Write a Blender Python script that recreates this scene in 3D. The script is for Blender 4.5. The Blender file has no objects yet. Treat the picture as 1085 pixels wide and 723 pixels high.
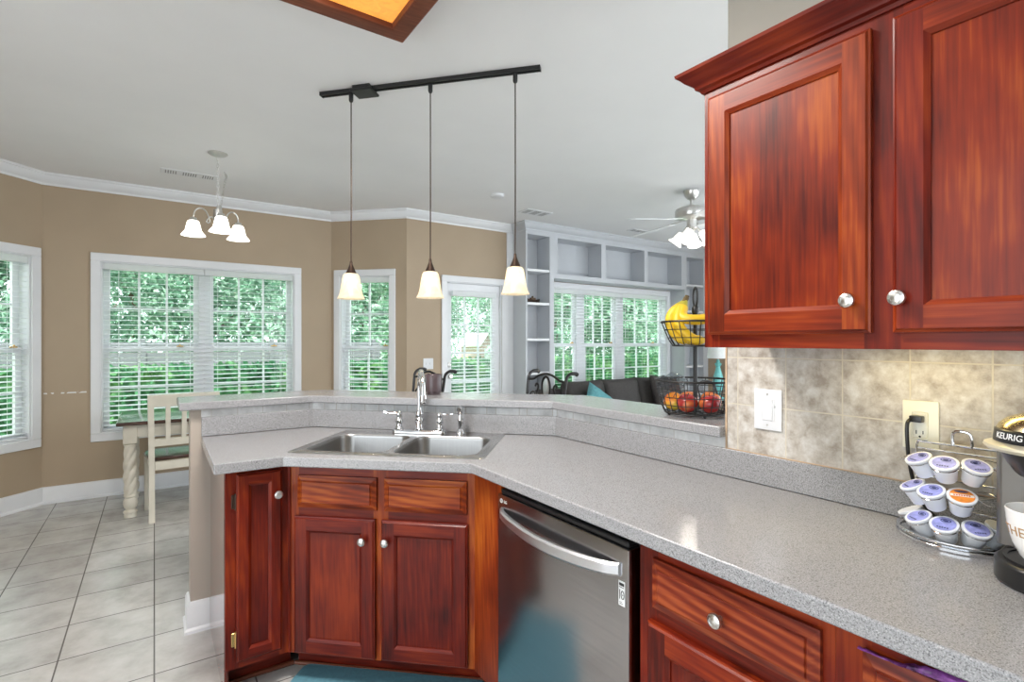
import bpy, bmesh, math, random
from mathutils import Vector, Matrix, noise
C = bpy.context.scene.collection
PI = math.pi
def R(d): return math.radians(d)
# ------------------------------------------------------------------ camera, world, sun, exposure
sc = bpy.context.scene
EYE, CT, BT, CEIL = 1.345, 0.90, 1.065, 2.725        # eye height, counter top, bar top, ceiling
cam = bpy.data.objects.new('camera', bpy.data.cameras.new('camera')); C.objects.link(cam)
cam.location = (0, 0, EYE); cam.rotation_euler = (R(90), 0, R(-34.67))
cam.data.sensor_width = 36; cam.data.lens = 36*548/1085; cam.data.clip_start = 0.03; cam.data.clip_end = 200
sc.camera = cam
sc.view_settings.view_transform = 'Standard'; sc.view_settings.look = 'None'
sc.view_settings.exposure = -0.12; sc.view_settings.gamma = 1.0; sc.view_settings.use_curve_mapping = False
SKY, SUN, BOX_W, PENDANT_W, CHANDELIER_W, FAN_W, UNDER_W = 4.2, 17.0, 66, 8.0, 75, 20, 0.7
w = bpy.data.worlds.new('sky'); sc.world = w; w.use_nodes = True
bg = w.node_tree.nodes['Background']; bg.inputs[0].default_value = (0.88, 0.95, 1.0, 1); bg.inputs[1].default_value = SKY
sun = bpy.data.objects.new('sun', bpy.data.lights.new('sun', 'SUN')); C.objects.link(sun)
sun.data.energy = SUN; sun.data.angle = R(3); sun.data.color = (1.0, 0.96, 0.88); sun.rotation_euler = (R(33), 0, R(-20))
sc.cycles.max_bounces = 10; sc.cycles.diffuse_bounces = 5; sc.cycles.transparent_max_bounces = 16
sc.cycles.sample_clamp_indirect = 6; sc.cycles.caustics_reflective = False; sc.cycles.caustics_refractive = False

# ------------------------------------------------------------------ materials
def newmat(name):
    m = bpy.data.materials.new(name); m.use_nodes = True
    return m, m.node_tree.nodes, m.node_tree.links, m.node_tree.nodes['Principled BSDF']
def plain(name, col, rough=0.5, metal=0.0, var=0.06, scale=30, bump=0.0, coat=0.0, spec=0.5, stretch=(1, 1, 1)):
    m, N, L, b = newmat(name)
    tc = N.new('ShaderNodeTexCoord'); mp = N.new('ShaderNodeMapping'); mp.inputs['Scale'].default_value = stretch
    L.new(tc.outputs['Object'], mp.inputs[0])
    nz = N.new('ShaderNodeTexNoise'); nz.inputs['Scale'].default_value = scale; nz.inputs['Detail'].default_value = 5
    L.new(mp.outputs[0], nz.inputs['Vector'])
    rp = N.new('ShaderNodeValToRGB')
    rp.color_ramp.elements[0].position = 0.3; rp.color_ramp.elements[1].position = 0.7
    rp.color_ramp.elements[0].color = tuple(c*(1-var) for c in col[:3])+(1,)
    rp.color_ramp.elements[1].color = tuple(min(1, c*(1+var)) for c in col[:3])+(1,)
    L.new(nz.outputs['Fac'], rp.inputs[0]); L.new(rp.outputs[0], b.inputs['Base Color'])
    b.inputs['Roughness'].default_value = rough; b.inputs['Metallic'].default_value = metal
    b.inputs['Coat Weight'].default_value = coat; b.inputs['Specular IOR Level'].default_value = spec
    if bump:
        bp = N.new('ShaderNodeBump'); bp.inputs['Strength'].default_value = bump; bp.inputs['Distance'].default_value = 0.002
        L.new(nz.outputs['Fac'], bp.inputs['Height']); L.new(bp.outputs[0], b.inputs['Normal'])
    return m
def wood(name, axis, dark, mid, light, rough=0.36, rings=0.30, coat=0.06):
    m, N, L, b = newmat(name)
    tc = N.new('ShaderNodeTexCoord'); oi = N.new('ShaderNodeObjectInfo')
    off = N.new('ShaderNodeVectorMath'); off.operation = 'MULTIPLY_ADD'
    off.inputs[1].default_value = (3.1, 7.7, 5.3)
    L.new(oi.outputs['Random'], off.inputs[0]); L.new(tc.outputs['Object'], off.inputs[2])
    def mapped(s_along, s_across):
        mp = N.new('ShaderNodeMapping'); s = [s_across]*3; s['xyz'.index(axis)] = s_along
        mp.inputs['Scale'].default_value = s; L.new(off.outputs[0], mp.inputs[0]); return mp
    def nz(mp, scale, det):
        n = N.new('ShaderNodeTexNoise'); n.inputs['Scale'].default_value = scale; n.inputs['Detail'].default_value = det
        L.new(mp.outputs[0], n.inputs['Vector']); return n
    n1 = nz(mapped(2.4, 55), 1.0, 8)                       # long streaks
    n2 = nz(mapped(1.0, 1.8), 3.2, 3)                      # blotches of stain
    n3 = nz(mapped(6, 160), 1.0, 3)                        # fine pores
    wv = N.new('ShaderNodeTexWave'); wv.bands_direction = 'XYZ'[('xyz'.index(axis)+(2 if axis != 'z' else 1)) % 3] if False else 'DIAGONAL'
    wv.inputs['Scale'].default_value = 1.0; wv.inputs['Distortion'].default_value = 5; wv.inputs['Detail'].default_value = 2; wv.inputs['Detail Scale'].default_value = 0.7
    L.new(mapped(3.0, 26).outputs[0], wv.inputs['Vector'])
    def math_(op, a, bb):
        q = N.new('ShaderNodeMath'); q.operation = op
        for i, v in enumerate((a, bb)):
            if isinstance(v, (int, float)): q.inputs[i].default_value = v
            else: L.new(v, q.inputs[i])
        return q.outputs[0]
    f = math_('ADD', math_('MULTIPLY', n1.outputs['Fac'], 0.26), math_('MULTIPLY', n2.outputs['Fac'], 0.88))
    f = math_('ADD', f, math_('MULTIPLY', math_('SUBTRACT', wv.outputs['Fac'], 0.5), rings*0.22))
    f = math_('ADD', f, math_('MULTIPLY', math_('SUBTRACT', n3.outputs['Fac'], 0.5), 0.34))
    rp = N.new('ShaderNodeValToRGB'); cr = rp.color_ramp
    cr.elements[0].position = 0.36; cr.elements[0].color = dark+(1,)
    cr.elements[1].position = 0.82; cr.elements[1].color = light+(1,)
    e = cr.elements.new(0.58); e.color = mid+(1,)
    L.new(f, rp.inputs[0]); L.new(rp.outputs[0], b.inputs['Base Color'])
    b.inputs['Roughness'].default_value = rough; b.inputs['Coat Weight'].default_value = coat; b.inputs['Coat Roughness'].default_value = 0.12; b.inputs['Specular IOR Level'].default_value = 0.22
    return m
CH = ((0.050, 0.004, 0.002), (0.150, 0.012, 0.004), (0.300, 0.042, 0.006))
CO = ((0.090, 0.010, 0.003), (0.230, 0.032, 0.006), (0.420, 0.100, 0.014))
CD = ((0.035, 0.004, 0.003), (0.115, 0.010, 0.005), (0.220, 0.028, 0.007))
WV = wood('cherry_upright', 'z', *CH); WH = wood('cherry_level', 'x', *CH)
WOH = wood('cherry_amber_level', 'x', *CO, rings=0.8); WOV = wood('cherry_amber_upright', 'z', *CO)
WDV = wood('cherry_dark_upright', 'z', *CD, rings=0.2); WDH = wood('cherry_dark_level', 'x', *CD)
WUP = wood('cherry_orange_upright', 'z', (0.065, 0.005, 0.002), (0.185, 0.018, 0.003), (0.380, 0.078, 0.006), rings=0.12, coat=0.12)  # brighter orange cherry for the upper cabinet door panels
WEND = wood('cherry_glossy_end', 'z', *CD, rough=0.07, coat=1.0)
WRED = wood('cherry_red_level', 'x', (0.070, 0.007, 0.004), (0.165, 0.020, 0.008), (0.330, 0.068, 0.020), rings=1.1)
WFRAME = wood('lamp_frame_wood', 'x', (0.09, 0.025, 0.013), (0.17, 0.05, 0.026), (0.25, 0.085, 0.045), rough=0.4)
WTOP = wood('table_top_wood', 'x', (0.03, 0.014, 0.01), (0.06, 0.028, 0.02), (0.10, 0.05, 0.035), rough=0.12, coat=1.0)

def speckle(name, base, dark, light, rough):
    m, N, L, b = newmat(name)
    tc = N.new('ShaderNodeTexCoord')
    n1 = N.new('ShaderNodeTexNoise'); n1.inputs['Scale'].default_value = 440; n1.inputs['Detail'].default_value = 2
    n2 = N.new('ShaderNodeTexVoronoi'); n2.inputs['Scale'].default_value = 380
    for n in (n1, n2): L.new(tc.outputs['Object'], n.inputs['Vector'])
    rp = N.new('ShaderNodeValToRGB'); cr = rp.color_ramp
    cr.elements[0].position = 0.30; cr.elements[0].color = dark+(1,)
    cr.elements[1].position = 0.72; cr.elements[1].color = light+(1,)
    e = cr.elements.new(0.44); e.color = base+(1,); e = cr.elements.new(0.58); e.color = base+(1,)
    L.new(n1.outputs['Fac'], rp.inputs[0])
    sx = N.new('ShaderNodeSeparateColor'); L.new(n2.outputs['Color'], sx.inputs[0])
    r2 = N.new('ShaderNodeValToRGB'); r2.color_ramp.elements[0].color = (0.45, 0.45, 0.45, 1); r2.color_ramp.elements[0].position = 0.0
    r2.color_ramp.elements[1].color = (1.12, 1.12, 1.12, 1); r2.color_ramp.elements[1].position = 0.30
    L.new(sx.outputs[0], r2.inputs[0])
    mx = N.new('ShaderNodeMix'); mx.data_type = 'RGBA'; mx.blend_type = 'MULTIPLY'; mx.inputs['Factor'].default_value = 0.62
    L.new(rp.outputs[0], mx.inputs[6]); L.new(r2.outputs[0], mx.inputs[7]); L.new(mx.outputs[2], b.inputs['Base Color'])
    b.inputs['Roughness'].default_value = rough
    return m
COUNTER = speckle('grey_solid_surface', (0.300, 0.300, 0.310), (0.10, 0.10, 0.108), (0.50, 0.50, 0.51), 0.19)

def tiled(name, ux, uy, off, size, mortar, grout, cols, rough, nscale, bump=0.3):
    """square tiles on the plane of object axes ux, uy"""
    m, N, L, b = newmat(name)
    tc = N.new('ShaderNodeTexCoord'); sp = N.new('ShaderNodeSeparateXYZ'); L.new(tc.outputs['Object'], sp.inputs[0])
    cb = N.new('ShaderNodeCombineXYZ'); L.new(sp.outputs[ux], cb.inputs[0]); L.new(sp.outputs[uy], cb.inputs[1])
    mp = N.new('ShaderNodeMapping'); mp.inputs['Location'].default_value = (-off[0]+20*size[0], -off[1]+20*size[1], 0); L.new(cb.outputs[0], mp.inputs[0])
    br = N.new('ShaderNodeTexBrick'); br.offset = 0; br.squash = 1; br.inputs['Scale'].default_value = 1
    br.inputs['Brick Width'].default_value = size[0]; br.inputs['Row Height'].default_value = size[1]
    br.inputs['Mortar Size'].default_value = mortar; br.inputs['Mortar Smooth'].default_value = 0.3
    br.inputs['Color1'].default_value = (0.86, 0.86, 0.86, 1); br.inputs['Color2'].default_value = (1.05, 1.05, 1.05, 1); br.inputs['Mortar'].default_value = (1, 1, 1, 1)
    L.new(mp.outputs[0], br.inputs['Vector'])
    nz = N.new('ShaderNodeTexNoise'); nz.inputs['Scale'].default_value = nscale; nz.inputs['Detail'].default_value = 11; nz.inputs['Roughness'].default_value = 0.66; nz.inputs['Distortion'].default_value = 0.1
    L.new(tc.outputs['Object'], nz.inputs['Vector'])
    rp = N.new('ShaderNodeValToRGB'); cr = rp.color_ramp
    cr.elements[0].position = 0.34; cr.elements[0].color = cols[0]+(1,); cr.elements[1].position = 0.68; cr.elements[1].color = cols[2]+(1,)
    e = cr.elements.new(0.5); e.color = cols[1]+(1,)
    L.new(nz.outputs['Fac'], rp.inputs[0])
    mx = N.new('ShaderNodeMix'); mx.data_type = 'RGBA'; mx.blend_type = 'MULTIPLY'; mx.inputs['Factor'].default_value = 1
    L.new(rp.outputs[0], mx.inputs[6]); L.new(br.outputs['Color'], mx.inputs[7])
    m2 = N.new('ShaderNodeMix'); m2.data_type = 'RGBA'; L.new(br.outputs['Fac'], m2.inputs['Factor']); L.new(mx.outputs[2], m2.inputs[6]); m2.inputs[7].default_value = grout+(1,)
    L.new(m2.outputs[2], b.inputs['Base Color'])
    bp = N.new('ShaderNodeBump'); bp.invert = True; bp.inputs['Strength'].default_value = bump; bp.inputs['Distance'].default_value = 0.003
    L.new(br.outputs['Fac'], bp.inputs['Height']); L.new(bp.outputs[0], b.inputs['Normal'])
    b.inputs['Roughness'].default_value = rough
    return m
FLOOR = tiled('floor_tile', 0, 1, (0.0, 2.87), (0.3335, 0.3335), 0.0035, (0.13, 0.12, 0.115), ((0.42, 0.41, 0.39), (0.53, 0.52, 0.50), (0.62, 0.615, 0.60)), 0.24, 5)
SPLASH = tiled('wall_tile', 1, 2, (0.96, 0.991), (0.1545, 0.1505), 0.0022, (0.60, 0.55, 0.45), ((0.33, 0.285, 0.24), (0.50, 0.46, 0.41), (0.66, 0.645, 0.615)), 0.3, 26, 0.5)
STRIP = tiled('tile_strip', 0, 1, (0, 0), (0.11, 0.11), 0.0016, (0.45, 0.42, 0.38), ((0.50, 0.50, 0.50), (0.62, 0.62, 0.62), (0.74, 0.75, 0.75)), 0.35, 14)

def wallpaint(name, col, scuff):
    m, N, L, b = newmat(name)
    tc = N.new('ShaderNodeTexCoord')
    nz = N.new('ShaderNodeTexNoise'); nz.inputs['Scale'].default_value = 1.6; nz.inputs['Detail'].default_value = 5; L.new(tc.outputs['Object'], nz.inputs['Vector'])
    rp = N.new('ShaderNodeValToRGB'); rp.color_ramp.elements[0].position = 0.3; rp.color_ramp.elements[1].position = 0.75
    rp.color_ramp.elements[0].color = tuple(c*0.94 for c in col)+(1,); rp.color_ramp.elements[1].color = tuple(c*1.05 for c in col)+(1,)
    L.new(nz.outputs['Fac'], rp.inputs[0]); b.inputs['Roughness'].default_value = 0.6
    if scuff:                                              # chipped line where a chair rail once ran
        sp = N.new('ShaderNodeSeparateXYZ'); L.new(tc.outputs['Object'], sp.inputs[0])
        def cmp(sock, v, e):
            q = N.new('ShaderNodeMath'); q.operation = 'COMPARE'; q.inputs[1].default_value = v; q.inputs[2].default_value = e; L.new(sock, q.inputs[0]); return q.outputs[0]
        def mul(a, c):
            q = N.new('ShaderNodeMath'); q.operation = 'MULTIPLY'; L.new(a, q.inputs[0]); L.new(c, q.inputs[1]); return q.outputs[0]
        n2 = N.new('ShaderNodeTexNoise'); n2.inputs['Scale'].default_value = 26; n2.inputs['Detail'].default_value = 1; L.new(tc.outputs['Object'], n2.inputs['Vector'])
        gt = N.new('ShaderNodeMath'); gt.operation = 'GREATER_THAN'; gt.inputs[1].default_value = 0.5; L.new(n2.outputs['Fac'], gt.inputs[0])
        f = mul(mul(cmp(sp.outputs[0], 0.15, 0.14), cmp(sp.outputs[2], 0.91, 0.006)), gt.outputs[0])
        mx = N.new('ShaderNodeMix'); mx.data_type = 'RGBA'; L.new(f, mx.inputs['Factor']); L.new(rp.outputs[0], mx.inputs[6]); mx.inputs[7].default_value = (0.75, 0.74, 0.72, 1)
        L.new(mx.outputs[2], b.inputs['Base Color'])
    else: L.new(rp.outputs[0], b.inputs['Base Color'])
    return m
TAN = (0.42, 0.325, 0.225)
WALL = wallpaint('tan_wall_paint', TAN, False); WALLS = wallpaint('tan_wall_paint_scuffed', TAN, True)
PONY = plain('taupe_wall_paint', (0.40, 0.345, 0.295), 0.6, var=0.04, scale=3)
WALLK = plain('pale_kitchen_paint', (0.27, 0.255, 0.222), 0.6, var=0.03, scale=3)
CEILM = plain('ceiling_paint', (0.83, 0.83, 0.835), 0.8, var=0.02, scale=2)
WHITE = plain('white_trim_paint', (0.77, 0.78, 0.80), 0.35, var=0.02, scale=8)
BUILTIN = plain('built_in_paint', (0.52, 0.54, 0.57), 0.4, var=0.03, scale=3)

STEEL = plain('brushed_steel', (0.55, 0.55, 0.55), 0.27, 1.0, var=0.05, scale=3, stretch=(1, 1, 120))
SINKS = plain('sink_steel', (0.37, 0.365, 0.36), 0.30, 1.0, var=0.06, scale=4, stretch=(90, 1, 1))
RIMS = plain('sink_rim_steel', (0.60, 0.585, 0.57), 0.24, 1.0, var=0.05, scale=4, stretch=(90, 1, 1))
DWS = plain('dishwasher_steel', (0.40, 0.40, 0.41), 0.20, 1.0, var=0.06, scale=3, stretch=(1, 1, 90))
HANDLE = plain('handle_steel', (0.72, 0.73, 0.76), 0.32, 1.0, var=0.02)
CHROME = plain('chrome', (0.80, 0.81, 0.83), 0.07, 1.0, var=0.02)
NICKEL = plain('brushed_nickel', (0.62, 0.61, 0.59), 0.30, 1.0, var=0.05, scale=60)
BRASS = plain('brass_hinge', (0.62, 0.40, 0.16), 0.35, 1.0)
BLACK = plain('black_plastic', (0.014, 0.014, 0.015), 0.30, var=0.1)
BLKM = plain('black_metal', (0.009, 0.009, 0.009), 0.45, var=0.2, scale=80)
BRONZE = plain('bronze_metal', (0.055, 0.032, 0.022), 0.35, 0.6)
IRON = plain('dark_iron', (0.028, 0.026, 0.026), 0.30, 0.5, var=0.2)
CREAM = plain('cream_furniture_paint', (0.62, 0.58, 0.49), 0.4, var=0.06, scale=14)
PLATE = plain('white_wall_plate', (0.70, 0.71, 0.73), 0.3, var=0.01)
PLATE_WARM = plain('warm_cast_wall_plate', (0.80, 0.78, 0.66), 0.3, var=0.01)  # yellow cast of the under-cabinet lamp is put into the plate colour
DARKHOLE = plain('dark_slot', (0.01, 0.01, 0.01), 0.6)
SOFA = plain('charcoal_upholstery', (0.050, 0.046, 0.044), 0.85, var=0.2, scale=60, bump=0.3)
PILLOW = plain('slate_pillow_fabric', (0.060, 0.052, 0.050), 0.9, var=0.25, scale=50, bump=0.3)
TEAL = plain('teal_fabric', (0.10, 0.30, 0.33), 0.8, var=0.2, scale=40)
MAT = plain('teal_rubber_mat', (0.105, 0.265, 0.335), 0.6, var=0.12, scale=70, bump=0.3)
CERTEAL = plain('teal_ceramic', (0.18, 0.55, 0.54), 0.2, var=0.1)
SHADECLOTH = plain('lamp_shade_cloth', (0.78, 0.80, 0.80), 0.8, var=0.03)
CERAMIC = plain('white_ceramic', (0.82, 0.82, 0.82), 0.12, var=0.01, coat=0.5)
MUGIN = plain('plum_glaze', (0.085, 0.062, 0.068), 0.25, var=0.15, scale=20)
KCUP = plain('kcup_plastic', (0.74, 0.76, 0.80), 0.3, var=0.02)
LIDBLUE = plain('lavender_foil', (0.30, 0.32, 0.66), 0.35, var=0.25, scale=90)
LIDINK = plain('navy_ink', (0.03, 0.04, 0.14), 0.4)
LIDORANGE = plain('orange_foil', (0.75, 0.25, 0.03), 0.35, var=0.2, scale=90)
LIDWHITE = plain('white_foil', (0.85, 0.80, 0.75), 0.4)
INKRED = plain('red_ink', (0.6, 0.06, 0.02), 0.5)
KSILVER = plain('brewer_silver', (0.27, 0.265, 0.26), 0.3, 0.9, var=0.03)
KBRIM_WARM = plain('brewer_satin_warm_cast', (0.70, 0.66, 0.52), 0.28, 0.5, var=0.02)  # brim colour carries the warm cast of the under-cabinet lamp
KDOME_WARM = plain('brewer_warm_cast_metal', (0.62, 0.54, 0.34), 0.22, 1.0, var=0.04)  # silver dome with the lamp's gold cast painted into its colour
INKTAN = plain('tan_lettering', (0.42, 0.25, 0.12), 0.5)
INKWHITE = plain('white_lettering', (0.85, 0.85, 0.85), 0.5)
INKBLACK = plain('black_lettering', (0.02, 0.02, 0.02), 0.5)
APPLEO = plain('apple_orange_skin', (0.62, 0.17, 0.04), 0.25, var=0.4, scale=10)
STEMB = plain('brown_stem', (0.10, 0.06, 0.03), 0.7)
BANANA = plain('banana_peel', (0.72, 0.46, 0.02), 0.45, var=0.14, scale=14)
BANTIP = plain('banana_tip', (0.10, 0.065, 0.02), 0.7)
BANNECK = plain('banana_neck', (0.36, 0.32, 0.03), 0.6)
PURPLE = plain('purple_film', (0.22, 0.06, 0.28), 0.25, var=0.8, scale=45)
GRILLE = plain('grey_grille', (0.30, 0.30, 0.31), 0.6)
PAPER = plain('sticker_paper', (0.78, 0.79, 0.80), 0.5)
RAWWOOD = plain('pale_edge_wood', (0.50, 0.36, 0.24), 0.6, var=0.1)
def apple_two(name, c0=(0.45, 0.05, 0.02, 1), c1=(0.70, 0.26, 0.03, 1), c2=(0.55, 0.50, 0.06, 1), p=0.35):
    m, N, L, b = newmat(name)
    tc = N.new('ShaderNodeTexCoord'); nz = N.new('ShaderNodeTexNoise'); nz.inputs['Scale'].default_value = 14; nz.inputs['Detail'].default_value = 2
    L.new(tc.outputs['Object'], nz.inputs['Vector']); rp = N.new('ShaderNodeValToRGB'); cr = rp.color_ramp
    cr.elements[0].position = p; cr.elements[0].color = c0; cr.elements[1].position = 0.72; cr.elements[1].color = c2
    e = cr.elements.new(p+0.14); e.color = c1
    L.new(nz.outputs['Fac'], rp.inputs[0]); L.new(rp.outputs[0], b.inputs['Base Color']); b.inputs['Roughness'].default_value = 0.25
    return m
APPLEY = apple_two('apple_streaked_skin')
APPLER = apple_two('apple_red_skin', (0.24, 0.012, 0.016, 1), (0.36, 0.03, 0.025, 1), (0.60, 0.20, 0.05, 1), 0.42)
def glowglass(name, col, emit, strength, trans=0.5):
    m, N, L, b = newmat(name)
    out = N['Material Output']; N.remove(b)
    d = N.new('ShaderNodeBsdfDiffuse'); t = N.new('ShaderNodeBsdfTranslucent'); g = N.new('ShaderNodeBsdfGlossy'); em = N.new('ShaderNodeEmission')
    tc = N.new('ShaderNodeTexCoord'); nz = N.new('ShaderNodeTexNoise'); nz.inputs['Scale'].default_value = 22; nz.inputs['Detail'].default_value = 4; nz.inputs['Distortion'].default_value = 1.5
    L.new(tc.outputs['Object'], nz.inputs['Vector']); rp = N.new('ShaderNodeValToRGB')
    rp.color_ramp.elements[0].color = tuple(c*0.82 for c in col)+(1,); rp.color_ramp.elements[1].color = col+(1,)
    rp.color_ramp.elements[0].position = 0.35; rp.color_ramp.elements[1].position = 0.6
    L.new(nz.outputs['Fac'], rp.inputs[0]); L.new(rp.outputs[0], d.inputs[0]); L.new(rp.outputs[0], t.inputs[0])
    g.inputs['Roughness'].default_value = 0.2; em.inputs[0].default_value = emit+(1,); em.inputs[1].default_value = strength
    m1 = N.new('ShaderNodeMixShader'); m1.inputs[0].default_value = trans; L.new(d.outputs[0], m1.inputs[1]); L.new(t.outputs[0], m1.inputs[2])
    m2 = N.new('ShaderNodeMixShader'); m2.inputs[0].default_value = 0.05; L.new(m1.outputs[0], m2.inputs[1]); L.new(g.outputs[0], m2.inputs[2])
    ad = N.new('ShaderNodeAddShader'); L.new(m2.outputs[0], ad.inputs[0]); L.new(em.outputs[0], ad.inputs[1]); L.new(ad.outputs[0], out.inputs[0])
    return m
ALAB = glowglass('alabaster_glass', (0.90, 0.82, 0.68), (1.0, 0.83, 0.58), 0.25, 0.55)
FROST = glowglass('frosted_glass', (0.92, 0.92, 0.90), (1.0, 0.97, 0.92), 1.3, 0.55)
AMBER = glowglass('amber_diffuser', (0.90, 0.55, 0.12), (1.0, 0.50, 0.12), 0.55, 0.5)
BULB = glowglass('lit_bulb', (0.9, 0.9, 0.9), (1.0, 0.86, 0.62), 6.0, 0.3)
def glazing(name, tint):
    m, N, L, b = newmat(name)
    out = N['Material Output']; N.remove(b)
    t = N.new('ShaderNodeBsdfTransparent'); t.inputs[0].default_value = tint+(1,)
    g = N.new('ShaderNodeBsdfGlossy'); g.inputs['Roughness'].default_value = 0.02
    f = N.new('ShaderNodeFresnel'); f.inputs[0].default_value = 1.40
    ge = N.new('ShaderNodeNewGeometry'); iv = N.new('ShaderNodeMath'); iv.operation = 'SUBTRACT'; iv.inputs[0].default_value = 1; L.new(ge.outputs['Backfacing'], iv.inputs[1])
    ml = N.new('ShaderNodeMath'); ml.operation = 'MULTIPLY'; L.new(f.outputs[0], ml.inputs[0]); L.new(iv.outputs[0], ml.inputs[1])   # only the face the ray enters mirrors
    mx = N.new('ShaderNodeMixShader'); L.new(ml.outputs[0], mx.inputs[0]); L.new(t.outputs[0], mx.inputs[1]); L.new(g.outputs[0], mx.inputs[2]); L.new(mx.outputs[0], out.inputs[0])
    return m
def vinyl():
    m, N, L, b = newmat('white_blind_vinyl'); b.inputs['Base Color'].default_value = (0.92, 0.93, 0.94, 1); b.inputs['Roughness'].default_value = 0.4
    t = N.new('ShaderNodeBsdfTranslucent'); t.inputs[0].default_value = (0.90, 0.92, 0.94, 1); mx = N.new('ShaderNodeMixShader'); mx.inputs[0].default_value = 0.38
    L.new(b.outputs[0], mx.inputs[1]); L.new(t.outputs[0], mx.inputs[2]); L.new(mx.outputs[0], N['Material Output'].inputs[0]); return m
SLAT = vinyl()
GLASS = glazing('window_glass', (0.96, 0.99, 0.98)); BAG = glazing('clear_film', (0.80, 0.82, 0.84))
def leafmat(name, a, bcol, c):
    m, N, L, b = newmat(name)
    out = N['Material Output']; N.remove(b)
    tc = N.new('ShaderNodeTexCoord'); nz = N.new('ShaderNodeTexNoise'); nz.inputs['Scale'].default_value = 2.2; nz.inputs['Detail'].default_value = 6
    L.new(tc.outputs['Object'], nz.inputs['Vector']); rp = N.new('ShaderNodeValToRGB'); cr = rp.color_ramp
    cr.elements[0].position = 0.32; cr.elements[0].color = a+(1,); cr.elements[1].position = 0.70; cr.elements[1].color = c+(1,)
    e = cr.elements.new(0.5); e.color = bcol+(1,)
    L.new(nz.outputs['Fac'], rp.inputs[0])
    d = N.new('ShaderNodeBsdfDiffuse'); t = N.new('ShaderNodeBsdfTranslucent'); mx = N.new('ShaderNodeMixShader'); mx.inputs[0].default_value = 0.4
    for s in (d, t): L.new(rp.outputs[0], s.inputs[0])
    L.new(d.outputs[0], mx.inputs[1]); L.new(t.outputs[0], mx.inputs[2]); L.new(mx.outputs[0], out.inputs[0])
    return m
LEAF = leafmat('tree_leaf', (0.09, 0.20, 0.14), (0.25, 0.42, 0.31), (0.50, 0.66, 0.55))
LEAFH = leafmat('hedge_leaf', (0.022, 0.085, 0.045), (0.055, 0.16, 0.08), (0.17, 0.31, 0.13))
GRASS = plain('lawn_grass', (0.16, 0.30, 0.08), 0.9, var=0.4, scale=8)
FENCE = plain('grey_fence_board', (0.085, 0.09, 0.105), 0.8, var=0.15, scale=6, stretch=(1, 1, 14))
BRICKP = plain('pink_shed_siding', (0.55, 0.36, 0.33), 0.8, var=0.1)
ROOFW = plain('pale_shed_roof', (0.80, 0.80, 0.80), 0.6)
BARK = plain('bark', (0.12, 0.085, 0.06), 0.9, var=0.4, scale=20)

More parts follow.
